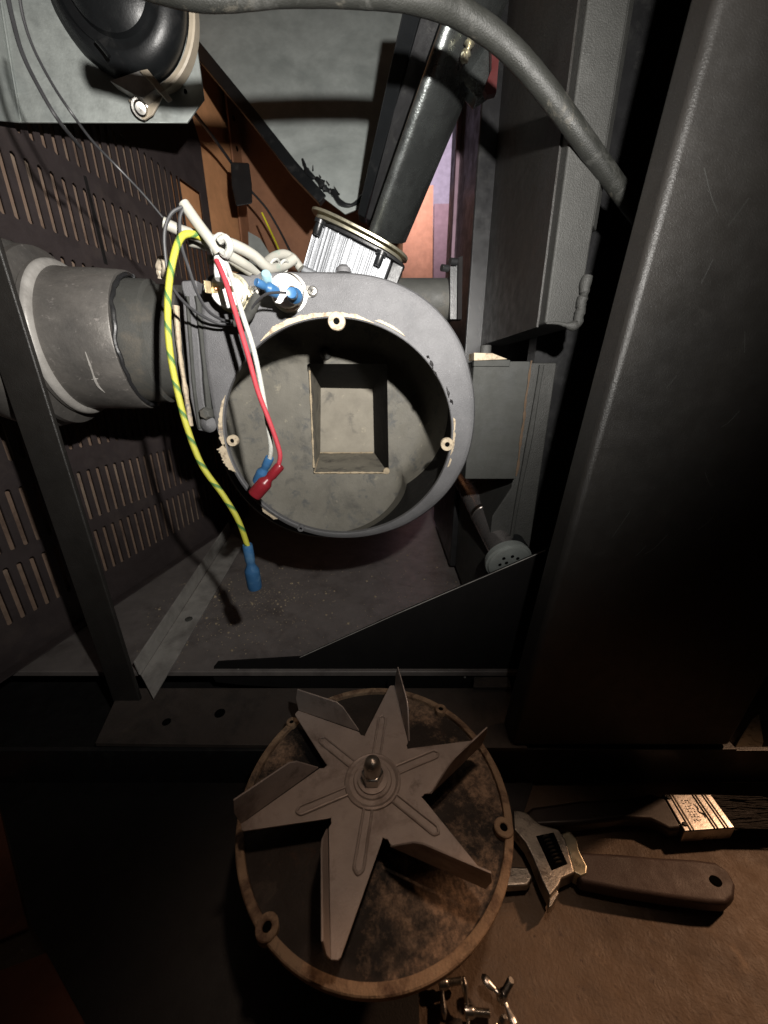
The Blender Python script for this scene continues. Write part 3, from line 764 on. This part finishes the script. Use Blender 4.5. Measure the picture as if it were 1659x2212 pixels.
# ------------------------------------------------------------------ hopper, auger tube, gear motor
t = thing('hopper', 'grey painted pellet hopper bottom narrowing down to the auger', 'hopper', P(700, 440, Y=.52))
def H(a, b): return P(a, b, Y=.74 - (b + 60) * .00035)
hp = [(330, -60), (425, 100), (545, 245), (640, 362), (700, 428), (745, 462), (800, 440), (850, 200), (905, -60)]
MB().prism([H(a, b) for a, b in hp], (0, .004, 0)).build('front_sheet', M['hopper'], t, bevel=.0008)
e = MB().prism([H(a, b) - V((0, .003, 0)) for a, b in ((408, 60), (424, 82), (545, 230), (640, 350), (705, 424), (690, 440), (630, 378), (540, 262), (420, 118))], (0, .012, 0))
e.build('edge_strip', M['blackgloss'], t, bevel=.001)
MB().tube([H(a, b) - V((0, .004, 0)) for a, b in ((655, 348), (664, 372), (676, 385), (688, 392), (700, 408), (712, 415), (722, 420), (735, 440), (760, 446), (790, 425))], [.0022, .0032, .002, .004, .0026, .0038, .002, .0035], 8, 4, jitter=.35).build('weld_bead', M['blackgloss'], t)
for q in range(6):
    a, b = random.uniform(655, 740), 0
    b = 352 + (a - 655) * .9
    MB().tube([H(a, b) - V((0, .005, 0)), H(a + random.uniform(-12, 6), b - random.uniform(4, 14)) - V((0, .006, 0))], [.0009, .0003], 5, 1).build('weld_spatter', M['blackgloss'], t)
# channel beside the auger
def CH(a, b, k=0): return P(a, b, Y=.385 + (b + 60) * .00022 + k)
MB().prism([CH(888, -60), CH(935, -60), CH(848, 250), CH(788, 470), CH(772, 462)], (0, .02, 0)).build('black_channel', M['blackgloss'], t, bevel=.0012)
MB().prism([CH(936, -60), CH(985, -60), CH(890, 250), CH(812, 480), CH(790, 472), CH(849, 250)], (0, .02, 0)).build('channel_web', M['black'], t, bevel=.0012)
MB().tube([CH(a, b, -.003) for a, b in ((1003, -40), (962, 60), (925, 160), (893, 250), (860, 345), (826, 435), (805, 478))], .0012, 8, 4).build('bright_edge', M['zinc'], t)

ag = thing('auger_tube', 'leaning dark steel auger tube above the silver gear motor', 'auger', P(830, 500, Y=.46))
pa2 = P(826, 524, Y=.452); pb2 = P(1056, -80, Y=.36)
axd = (pb2 - pa2).normalized(); wv = axd.cross(V((0, 1, 0))).normalized()
if wv.x < 0: wv = -wv
dv = axd.cross(wv).normalized()
if dv.y < 0: dv = -dv
sec = [(-1, .35), (-.98, .05), (-.90, -.12), (-.72, -.17), (-.50, -.13), (-.28, .02), (-.02, .28), (.26, .62), (.52, 1.0), (.76, 1.45), (.92, 1.9), (1.0, 2.3), (-.9, 2.3)]
fine = []
for i in range(len(sec) - 3):
    a_2, b_2, c_2, d_2 = [V((*sec[max(0, min(len(sec) - 2, i + k))], 0)) for k in (-1, 0, 1, 2)]
    for k in range(4):
        tt = k / 4; fine.append(.5 * ((2 * b_2) + (c_2 - a_2) * tt + (2 * a_2 - 5 * b_2 + 4 * c_2 - d_2) * tt * tt + (3 * b_2 - a_2 - 3 * c_2 + d_2) * tt ** 3))
fine += [V((1.0, 2.3, 0)), V((-.9, 2.3, 0))]
MB().prism([pa2 + (wv * q.x + dv * q.y) * .0176 for q in fine], pb2 - pa2).build('tube', M['auger'], ag, ang=50)
MB().tube([CH(a, b, -.010) for a, b in ((966, 290), (920, 330), (900, 330))], .001, 6, 2)
MB().prism([P(a, b, Y=.405) for a, b in ((985, 130), (1035, 60), (1095, 90), (1062, 190), (1030, 212), (990, 165))], (0, .015, 0)).build('side_lug', M['auger'], ag, bevel=.001)
MB().tube([P(a, b, Y=.38) for a, b in ((1022, 66), (1015, 90), (1012, 105), (1004, 122), (995, 124))], [.002, .0035, .002, .0035, .002], 8, 4, jitter=.35).build('weld_bead', M['zinc'], ag)
MB().tube([P(a, b, D=.42) for a, b in ((985, 240), (968, 262), (950, 295), (944, 312))], .0012, 6, 4).build('hanging_cord', M['blackwire'], ag)
MB().tube([P(a, b, D=.41) for a, b in ((993, 210), (985, 245), (966, 280), (944, 310))], .0016, 6, 4).build('hanging_cord', M['blackwire'], ag)
MB().prism([P(a, b, Y=.395) for a, b in ((1062, 90), (1080, 96), (1072, 200), (1052, 205), (1046, 190), (1062, 150))], (0, .006, 0)).build(
    'red_tag', mat('dark_red_plastic', (.07, .012, .012), .5), label='dark red tag behind the upper bend of the grey tube', cat='tag')

# flange plates and motor: built in a frame whose x axis runs along the flange
gm = thing('gear_motor', 'silver ribbed gear motor bolted under the oval flange of the auger', 'motor', P(760, 590, Y=.40))
GA = P(668, 440, Y=.385); GB = P(872, 545, Y=.385); gx = (GB - GA).normalized(); gl = (GB - GA).length
gy = V((0, 1, 0.10)); gy = (gy - gx * gy.dot(gx)).normalized(); gz = gx.cross(gy).normalized()
if gz.z < 0: gz = -gz
def Gp(x, y, z): return GA + gx * x + gy * y + gz * z
def oval(z0, z1, x0, x1, hw, y0=0):
    n = 40; pts_ = []
    cx = (x0 + x1) / 2; hx = (x1 - x0) / 2
    for k in range(n):
        a = 2 * math.pi * k / n; ca, sa = math.cos(a), math.sin(a)
        pts_.append(Gp(cx + hx * math.copysign(abs(ca) ** .75, ca), y0 + hw * math.copysign(abs(sa) ** .75, sa), z0))
    return MB().prism(pts_, gz * (z1 - z0))
oval(-.0005, .0018, -.003, gl + .004, .034, .030).build('flange_plate', M['zinc'], gm, bevel=.0004)
oval(-.0045, -.0020, .002, gl + .000, .032, .030).build('flange_plate', M['zinc'], gm, bevel=.0004)
oval(-.0075, -.0050, .010, gl + .004, .031, .032).build('flange_gasket', M['black'], gm, bevel=.0004)
bx0, bx1 = .007, gl * .905; bz0, bz1 = -.050, -.0085
core = MB(); core.prism([Gp(bx0, .006, bz0 + .004), Gp(bx1, .006, bz0 + .004), Gp(bx1, .05, bz0 + .004), Gp(bx0, .05, bz0 + .004)], gz * (bz1 - bz0 - .004))
core.build('gear_case', M['alu'], gm, bevel=.001)
MB().prism([Gp(bx0 - .001, .0035, bz0), Gp(bx1 + .001, .0035, bz0), Gp(bx1 + .001, .05, bz0), Gp(bx0 - .001, .05, bz0)], gz * .0065).build('case_base', M['alu'], gm, bevel=.0025, seg=3)
rx = bx0 + .0012
fin = MB()
while rx < bx1 - .001:
    w = random.uniform(.0004, .0007); hh = random.uniform(0, .0012)
    fin.prism([Gp(rx, .0040 + random.uniform(0, .0006), bz0 + .0065), Gp(rx + w, .0042, bz0 + .0065), Gp(rx + w, .0064, bz0 + .0065), Gp(rx, .0064, bz0 + .0065)], gz * (bz1 - bz0 - .0065 - hh))
    rx += random.uniform(.0015, .0021)
o = fin.build('cooling_ribs', M['alu'], gm); o['kind'] = 'stuff'
for bxx in (.013, gl * .80):
    c = Gp(bxx, -.001, -.0070)
    MB().lathe([(.0050, 0), (.0050, .0028), (.0034, .003), (.0034, .0105), (.0028, .0115), (0, .0115)], c, -gz, 16).build('hex_bolt', M['blackgloss'], gm)
MB().prism([Gp(gl * .92, .012, -.008), Gp(gl + .004, .012, -.008), Gp(gl + .003, .05, -.008), Gp(gl * .92, .05, -.008)], gz * -.030).build('motor_end', M['black'], gm, bevel=.001)

# ------------------------------------------------------------------ thick grey rubber tube sweeping across the top
MB().tube([P(a, b, D=c) for a, b, c in ((250, -55, .175), (430, -12, .180), (620, -22, .185), (790, -18, .19), (900, -5, .195), (1000, 32, .205), (1095, 100, .215), (1180, 195, .225), (1262, 305, .238), (1340, 412, .255), (1400, 490, .27), (1450, 560, .285))],
          [.0056, .0057, .0058, .0060, .0061, .0062, .0061, .0060, .0060], 28, 8, jitter=.012).build(
    'rubber_tube', M['rubber'], label='thick grey rubber tube curving across the top to the right column', cat='tube')

# ------------------------------------------------------------------ stove body at the right
t = thing('stove_body', 'charcoal stove body corner with rough weld marks between the blower and side panel', 'stove body', (.13, .31, .04))
b_ = MB(); b_.prism([V((.121, .31, .038)), V((.147, .312, .036)), V((.147, .312, .62)), V((.121, .31, .62))], (0, .34, 0))
b_.build('front_corner', M['body'], t, bevel=.0018, seg=3)
MB().prism([V((.147, .313, .10)), V((.154, .322, .10)), V((.156, .322, .62)), V((.147, .313, .62))], (0, .01, 0)).build('corner_return', M['body'], t, bevel=.001)
MB().prism([V((.108, .345, -.27)), V((.150, .345, -.27)), V((.150, .345, .012)), V((.126, .345, .012)), V((.1235, .345, 0)), V((.1235, .345, -.10)), V((.108, .345, -.13))], (0, .20, 0)).build('lower_body', M['body'], t, bevel=.0014)
MB().box((.1195, .322, .037), (.121, .66, .60)).build('side_shade_sheet', M['panel'], t)  # added dark sheet, paints the dimness of the grazing-lit side
MB().tube([V((.136, .343, .01)), V((.134, .343, -.05)), V((.130, .343, -.12)), V((.128, .343, -.20))], [.002, .0025, .002, .0015], 8, 4, jitter=.1).build('weld_seam', M['body'], t)
MB().tube([P(a, b, Y=.3085) for a, b in ((1270, 596), (1264, 616), (1262, 636), (1256, 652), (1255, 668), (1250, 684), (1248, 698), (1238, 704), (1222, 702), (1205, 698), (1180, 698))], [.0032, .0042, .0030, .0042, .003, .0040, .0034, .0036, .0016, .0012, .0008], 10, 4, jitter=.15).build('rough_weld', M['body'], t)
MB().box((.10, .50, -.27), (.20, .70, .62)).build('rear_body', M['black'], t, bevel=.002)
MB().box((.1505, .40, -.27), (.75, .42, .75)).build('rear_shroud', M['black'], t)

# vertical strip and small hinge plate behind the auger at right
MB().prism([P(a, b, Y=.62) for a, b in ((993, 190), (1040, 190), (1012, 610), (972, 610))], (0, .01, 0)).build(
    'mauve_trim_board', M['mauve'], label='narrow mauve upright board right of the pale doorway view', cat='board')
t = thing('hinge_plate', 'thin black upright plate with two bolts right of the blower top', 'plate', P(985, 690, Y=.40))
MB().prism([P(a, b, Y=.40) for a, b in ((990, 555), (1000, 552), (998, 690), (988, 690))], (0, .01, 0)).build('plate', M['gusset'], t, bevel=.0005)
MB().prism([P(a, b, Y=.405) for a, b in ((972, 575), (990, 560), (988, 690), (972, 690))], (0, .012, 0)).build('bracket', M['black'], t, bevel=.0005)
for (a, b) in ((968, 580), (986, 566)):
    MB().lathe([(.0030, 0), (.0030, .007)], P(a, b, Y=.402), V((-1, -.4, 0)), 12).build('bolt', M['black'], t)
pp0, pp1 = P(850, 650, Y=.43), P(975, 650, Y=.43)
MB().tube([pp0, pp1], .020, 32, 1).build('cross_pipe', M['collar'], label='short dark horizontal pipe behind the upper right of the blower', cat='pipe')

# exhaust box right of blower
t = thing('exhaust_box', 'grey cast box with a tan gasket and bolt on top right of the blower', 'box', (.08, .33, -.088))
MB().box((.0745, .33, -.088), (.1212, .43, .0125)).build('casting', M['box'], t, bevel=.0010)
MB().box((.0740, .3285, .0085), (.104, .335, .0135)).build('cap_edge', M['box'], t, bevel=.0006)
MB().prism([P(1024, 762, Y=.327), P(1064, 763, Y=.327), P(1097, 776, Y=.327), P(1024, 779, Y=.327)], (0, .02, 0)).build('gasket', M['gasket'], t, bevel=.0003)
MB().lathe([(.0046, 0), (.0046, .006), (.004, .0068)], P(1048, 765, Y=.332), (0, 0, 1), 12).build('bolt', M['body'], t, bevel=.0002)
MB().tube([V((.1212, .3295, -.085 + .0098 * i)) + V((random.uniform(-.0005, .0005), 0, 0)) for i in range(11)], .0010, 6, 3, jitter=.5).build('rust_edge', mat('rust_brown_edge', (.10, .065, .04), .85, 0, (), .6), t)

# chrome igniter tube under the box
t = thing('igniter_tube', 'chrome tube with a round perforated end cap under the exhaust box', 'tube', P(1090, 1230, Y=.33))
ia = P(1096, 1208, Y=.322); ib = P(1000, 1030, Y=.47); iax = (ib - ia).normalized()
MB().tube([ia, ia.lerp(ib, .5), ib], .0135, 40, 1).build('barrel', M['tubechrome'], t)
MB().tube([ia + iax * .07, ia + iax * .075], .0142, 40, 1).build('joint_ring', M['chrome'], t)
MB().lathe([(.0215, 0), (.0215, .003), (.0225, .0036), (.0225, .0060), (.021, .0066), (.0205, .0086), (.019, .0095), (0, .0095)], ia + iax * .003, -iax, 40).build('end_cap', M['galv'], t)
r_ = random.Random(5); capc = ia - iax * .0066; u1 = iax.cross(V((0, 0, 1))).normalized(); u2 = u1.cross(iax).normalized()
for (du, dv) in ((-.008, .008), (0, .010), (.006, .007), (-.004, .002), (.003, .0), (-.010, 0), (-.002, -.006), (.008, -.003)):
    MB().lathe([(.0016, 0), (.0016, .0005)], capc + u1 * du + u2 * dv, -iax, 12).build('cap_hole', M['hole'], t)
c1, c2 = ia + V((.016, .01, .004)), ib + V((.016, .0, .0))
MB().tube([c1, c2], .0085, 24, 1).build('side_rod', M['blackgloss'], t)

# ------------------------------------------------------------------ near side panel (column) at right
def XX(z, k=0): return .1277 + .082 * z + k
t = thing('side_panel', 'large charcoal side panel filling the right with a bright rounded front edge', 'side panel', (.25, .22, -.286))
z0_, z1_ = -.286, .42
MB().prism([V((XX(z0_), .22, z0_)), V((XX(z0_), .243, z0_)), V((.285, .243, z0_)), V((.285, .22, z0_)), ], (XX(z1_) - XX(z0_), 0, z1_ - z0_)).build('panel', M['panel'], t, bevel=.0045, seg=5)
r_ = random.Random(21)
for k in range(16):
    x, z = r_.uniform(.145, .26), r_.uniform(-.12, .12); a = r_.uniform(-.9, .9); l = r_.uniform(.004, .018)
    MB().tube([V((x, .21995, z)), V((x + l * .5 * math.sin(a), .21995, z + l * .5 * math.cos(a))), V((x + l * math.sin(a * 1.1), .21995, z + l))], .00012, 4, 3).build('fine_scratch', M['box'], t)
MB().box((.105, .2185, -.290), (.290, .2485, -.2868)).build('bottom_trim', M['black'], t, bevel=.0006)

# ------------------------------------------------------------------ fan cover with impeller, lying in front
DZ = -.262
cc = V((-.0058, .1700, DZ)); R = .0885
cover = thing('fan_cover', 'rusty round blower cover plate lying face up in front of the stove', 'cover plate', cc)
def disc_ang(u, v_, z=DZ):
    p = P(u, v_, Z=z); return math.atan2(p.y - cc.y, p.x - cc.x), math.hypot(p.x - cc.x, p.y - cc.y)
MB().lathe([(R - .0052, -.0045), (R - .0005, -.0045), (R, -.004), (R, -.0006), (R - .0006, 0), (R - .0038, .0002), (R - .0047, -.0003), (R - .0052, -.0022), (R - .0052, -.0045)], cc, (0, 0, 1), 144, cap=False).build('rim', M['rim'], cover)
MB().lathe([(R - .0053, -.0040), (R - .0053, -.0026), (R - .011, -.0028), (R * .80, -.0030), (R * .78, -.0026), (R * .3, -.0022), (0, -.002)], cc, (0, 0, 1), 144).build('cover_plate', M['rust'], cover)
for (u, v_, r, m) in ((577, 2003, .0058, 'rim'), (1088, 1788, .0058, 'rim'), (952, 1532, .0048, 'rim'), (630, 1560, .0042, 'rim')):
    c = P(u, v_, Z=DZ + .0006); n = 24; rh = r * .40
    mb = MB(); vs = []
    for rr_, zz in ((r, -.004), (r, .0005), (r * .92, .0010), (rh * 1.2, .0010), (rh, .0006), (rh, -.0006)):
        vs.append([c + V((rr_ * math.cos(2 * math.pi * j / n), rr_ * math.sin(2 * math.pi * j / n), zz)) for j in range(n)])
    mb.ribbon_ring(vs, None); mb.build('ear', M[m], cover)
    MB().lathe([(rh * 1.05, 0), (rh * 1.05, .0004)], c + V((0, 0, -.0003)), (0, 0, 1), 14).build('screw_hole', M['hole'], cover)
MB().lathe([(.043, -.0040), (.045, -.010), (.045, FZ - DZ + .004), (.043, FZ - DZ + .0036)], cc, (0, 0, 1), 40).build('motor_below', M['black'], cover)

IZ = DZ + .017
hub = V((-.0074, .1655, IZ))
imp = thing('impeller', 'dusty six-blade star impeller with ribs and a domed nut on the rusty cover', 'impeller', hub)
def pol(a, r, z=0):  # clockwise from +Y
    a = math.radians(a); return hub + V((math.sin(a) * r, math.cos(a) * r, z))
A_ = [9 + 60 * k for k in range(6)]
star = []
for a in A_:
    nr = .0345
    star += [pol(a - 24, nr - .001), pol(a - 21, nr - .0022), pol(a - 19, nr), pol(a - .2, .0785), pol(a + .6, .0797), pol(a + 2.9, .0802), pol(a + 33.5, .0365), pol(a + 35, nr - .001)]
star_mb = MB().prism(star, (0, 0, -.0011))
star_mb.build('star_plate', M['fan'], imp, bevel=.0003)
for a in A_:
    o1, i1 = pol(a + 2.9, .0800), pol(a + 33.5, .0370)
    d = (i1 - o1); ln_ = d.length; dn = d.normalized(); nrm = V((dn.y, -dn.x, 0))
    if nrm.dot(o1.lerp(i1, .5) - hub) < 0: nrm = -nrm
    hv = .0185
    up = V((0, 0, 1))
    poly = [o1 + up * .0002, o1 - dn * .0022 + up * hv * .55, o1 - dn * .0010 + up * hv, o1.lerp(i1, .64) + up * hv, o1.lerp(i1, .74) + up * hv * .85, o1.lerp(i1, .97) + up * .002, i1 + up * .0002]
    poly = [p + nrm * ((p.z - IZ) * .12) for p in poly]
    MB().prism(poly, nrm * .0010).build('blade', M['fan'], imp, bevel=.0002)
for a in A_:   # pressed ribs: raised racetrack beads
    a -= 1.5
    w = .0026; r0, r1 = .0172, .0480
    da = lambda r, s_: math.degrees(s_ * w / r)
    pts_ = [pol(a + da(r0, -1), r0, .0002)] + [pol(a + da(r, -1), r, .0004) for r in (.025, .035, .0455)] + [pol(a + da(.0475, -.6), .0475, .0004), pol(a, r1 + .0006, .0004), pol(a + da(.0475, .6), .0475, .0004)] + [pol(a + da(r, 1), r, .0004) for r in (.0455, .035, .025)] + [pol(a + da(r0, 1), r0, .0002)]
    MB().tube(pts_, .00085, 8, 5).build('pressed_rib', M['fan'], imp)
MB().lathe([(.0182, 0), (.0178, .0010), (.0168, .0014), (.0158, .0010), (.0150, .0002), (.0125, .0003), (.0118, .0012), (0, .0012)], hub, (0, 0, 1), 48).build('hub_ring', M['fan'], imp)
MB().lathe([(.0098, .001), (.0098, .0022), (.0092, .0024)], hub, (0, 0, 1), 36).build('washer', M['fan'], imp)
MB().lathe([(.0072, .0022), (.0072, .0078), (.0062, .0086), (.0052, .0088)], hub, (0, 0, 1), 6).build('hex_nut', M['chrome'], imp, bevel=.0003)
MB().lathe([(.0056, .0086), (.0055, .0140), (.0046, .0172), (.0028, .0190), (0, .0196)], hub, (0, 0, 1), 28).build('domed_cap', M['steel'], imp)
MB().lathe([(.005, -.018), (.005, -.001)], hub, (0, 0, 1), 20).build('shaft', M['steel'], imp)

# ------------------------------------------------------------------ adjustable wrench
WZ = FZ + .0035
t = thing('adjustable_wrench', 'adjustable wrench with a brown rubber grip lying right of the rusty cover', 'wrench', P(1300, 1900, Z=WZ))
hz = FZ + .014
hd = [(1244, 1838), (1256, 1800 + 30), (1330, 1822), (1420, 1824), (1500, 1826), (1540, 1832), (1568, 1850), (1588, 1880), (1594, 1915), (1586, 1945), (1566, 1956), (1530, 1955), (1440, 1942), (1340, 1930), (1250, 1918), (1240, 1912), (1242, 1880)]
hd = [(1246, 1846), (1330, 1850), (1420, 1858), (1500, 1862), (1545, 1868), (1575, 1888), (1590, 1918), (1588, 1945), (1572, 1960), (1530, 1958), (1440, 1946), (1340, 1930), (1252, 1912), (1244, 1880)]
MB().prism([P(a, b - 8, Z=hz) for a, b in hd], (0, 0, -.011)).build('grip', M['brownrubber'], t, bevel=.0028, seg=4)
MB().lathe([(.0036, 0), (.0036, .0005)], P(1546, 1903, Z=hz + .0001), (0, 0, 1), 20, sx=.8).build('hanging_hole', M['hole'], t)
def W(l, z, dz=-.007): return [P(a, b, Z=z) for a, b in l]
MB().prism(W([(1212, 1800), (1230, 1793), (1247, 1812), (1252, 1836), (1270, 1872), (1268, 1888), (1256, 1893), (1240, 1885), (1228, 1840)], hz + .001), (0, 0, -.012)).build('neck', M['zinc'], t, bevel=.0012)
MB().prism(W([(1108, 1748), (1135, 1752), (1168, 1780), (1206, 1790), (1222, 1812), (1242, 1885), (1214, 1898), (1208, 1912), (1188, 1938), (1170, 1900), (1150, 1850), (1136, 1822), (1110, 1790)], hz + .002), (0, 0, -.012)).build('head', M['steel'], t, bevel=.0012)
MB().prism(W([(1158, 1806), (1196, 1798), (1226, 1866), (1192, 1880)], hz + .0023), (0, 0, -.0004)).build('worm_window', M['hole'], t)
wa, wb = P(1176, 1806, Z=hz + .0006), P(1208, 1870, Z=hz + .0006)
for k in range(8):
    c = wa.lerp(wb, (k + .5) / 8); d = (wb - wa).normalized()
    MB().lathe([(.0026, -.0004), (.0034, 0), (.0026, .0004)], c, d, 16).build('worm_thread', M['steel'], t)
MB().prism(W([(1060, 1898), (1100, 1870), (1140, 1872), (1152, 1895), (1140, 1912), (1100, 1915), (1070, 1910)], hz - .003), (0, 0, -.007)).build('lower_jaw', M['steel'], t, bevel=.0014)
MB().prism(W([(1186, 1940), (1204, 1920), (1208, 1930), (1192, 1958), (1184, 1962)], hz - .001), (0, 0, -.007)).build('jaw_tip', M['steel'], t, bevel=.0008)

# ------------------------------------------------------------------ paint brush
bz = FZ + .016
t = thing('paint_brush', 'flat paint brush with a shiny steel ferrule lying above the wrench', 'brush', P(1500, 1760, Z=FZ))
fer = [(1431, 1714), (1535, 1714), (1590, 1789), (1479, 1797)]
fp = [P(a, b, Z=bz) for a, b in fer]
MB().prism(fp, (0, 0, -.0125)).build('ferrule', M['chrome'], t, bevel=.0012)
def fq(s_, w, dz=0):  # s along length 0..1 (handle->bristle), w across 0..1
    return fp[0].lerp(fp[1], s_).lerp(fp[3].lerp(fp[2], s_), w) + V((0, 0, dz))
for s_ in (.13, .19, .60, .66, .80, .86):
    MB().tube([fq(s_, .03, .0001), fq(s_ , .97, .0001)], .0006, 8, 1).build('crimp_line', M['steel'] if s_ not in (.60, .80) else M['collar'], t)
for (s_, w) in ((.07, .12), (.08, .82)):
    MB().lathe([(.0016, 0), (.0013, .0008), (0, .001)], fq(s_, w, .0001), (0, 0, 1), 12).build('ferrule_nail', M['collar'], t)
hpz = [(1440, 1722), (1478, 1790), (1450, 1792), (1408, 1772), (1350, 1768), (1250, 1780), (1150, 1785), (1120, 1765), (1150, 1742), (1250, 1728), (1350, 1722), (1405, 1712)]
MB().prism([P(a, b, Z=bz - .001) for a, b in hpz], (0, 0, -.0105)).build('handle', M['wood'], t, bevel=.003, seg=3)
br = MB(); r_ = random.Random(2)
for k in range(260):
    w = r_.uniform(.02, .98); dz = -r_.uniform(.001, .0115)
    p = fq(.99, w, dz); d = (fp[1] - fp[0]).normalized() * r_.uniform(.040, .047)
    q = p + d + V((r_.uniform(-.002, .002), r_.uniform(-.004, .004) + (.5 - w) * -.006, dz * .2))
    br.tube([p, q], [.0007, .0004], 4, 1, cap=False)
o = br.build('bristles', M['bristle'], t); o['kind'] = 'stuff'
# worn, unreadable lettering and a swoosh pressed into the ferrule
r_ = random.Random(11)
for k in range(8):
    w = .20 + k * .075
    for q in range(3):
        p = fq(.30 + .06 * q + r_.uniform(-.012, .012), w + r_.uniform(-.01, .01), .0002)
        d = fq(.30 + .06 * q + r_.uniform(.02, .05), w + r_.uniform(-.02, .045), .0002)
        MB().tube([p, p.lerp(d, .5) + V((r_.uniform(-.0002, .0002), 0, .0001)), d], .00022, 6, 2).build('embossed_stroke', M['chrome'], t)
MB().tube([fq(.50, .30, .0002), fq(.53, .42, .0003), fq(.50, .52, .0003), fq(.57, .60, .0003), (fq(.55, .70, .0002))], [.0002, .0005, .0003, .0005, .0002], 6, 4).build('embossed_mark', M['chrome'], t)

# ------------------------------------------------------------------ wing screws
def wing(label):
    w = thing('wing_screw', label, 'wing screw', (0, 0, 0), 'wing screws by the cover')
    MB().lathe([(.0, -.0005), (.0030, 0), (.0030, .0042), (.0022, .006), (.0019, .0062)], (0, 0, 0), (1, 0, 0), 20).build('boss', M['chrome'], w)
    th_ = MB(); pr = [(.0017, .006)]
    for k in range(9): pr += [(.0021, .0066 + k * .0010), (.0016, .0071 + k * .0010)]
    th_.lathe(pr, (0, 0, 0), (1, 0, 0), 14).build('thread', M['chrome'], w)
    for s_ in (-1, 1):
        c = [V((.002 - .0004 * k, s_ * (.002 + .0022 * k), .0006 * k)) for k in range(6)]
        mb = MB()
        mb.tube(c, [.0020, .0017, .0024, .0031, .0030, .0012], 12, 4)
        for p in mb.v: p.x = (p.x - .001) * .65 + .001
        mb.build('wing', M['chrome'], w)
    return w


w1 = wing('shiny wing screw lying closest under the edge of the rusty cover')
for o_ in (w1,): o_.scale = (.9, .9, .9)
w1.location = P(948, 2126, Z=FZ + .0065); w1.rotation_euler = (math.radians(28), 0, math.radians(6))
w2 = dup(w1, P(1004, 2184, Z=FZ + .0065), rot=(math.radians(20), 0, math.radians(-3))); w2['label'] = 'wing screw pointing right, leftmost of the pair at the bottom edge'
w3 = dup(w1, P(1082, 2158, Z=FZ + .0085), rot=(math.radians(12), math.radians(-64), math.radians(28))); w3['label'] = 'wing screw standing on end with both wings spread, rightmost of all'
w4 = dup(w1, P(1068, 2216, Z=FZ + .006), rot=(math.radians(60), math.radians(10), math.radians(-60))); w4['label'] = 'wing screw half under the spread one at the bottom edge'

# pale offcut beyond the panel's lower right corner
MB().prism([P(a, b, Z=FZ + .012) for a, b in ((1588, 1612), (1622, 1556), (1640, 1540), (1650, 1600), (1640, 1640))], (0, 0, -.011)).build(
    'wood_offcut', M['gasket'], bevel=.001, label='pale triangular scrap beside the lower right corner of the side panel', cat='offcut')

# ------------------------------------------------------------------ room seen through the gap
MB().box((-.6, 2.6, -.6), (1.6, 2.62, 2.4)).build('room_wall', M['lilac'], kind='structure')
MB().prism([P(a, b, Y=2.3) for a, b in ((780, 420), (936, 400), (934, 640), (780, 640))], (0, .03, 0)).build(
    'peach_curtain', M['peach'], label='peach coloured panel seen low in the gap beside the auger', cat='panel')
MB().prism([P(a, b, Y=2.3) for a, b in ((938, 440), (990, 440), (985, 640), (936, 640))], (0, .03, 0)).build(
    'mauve_panel', M['mauve'], label='mauve panel right of the peach one in the gap', cat='panel')
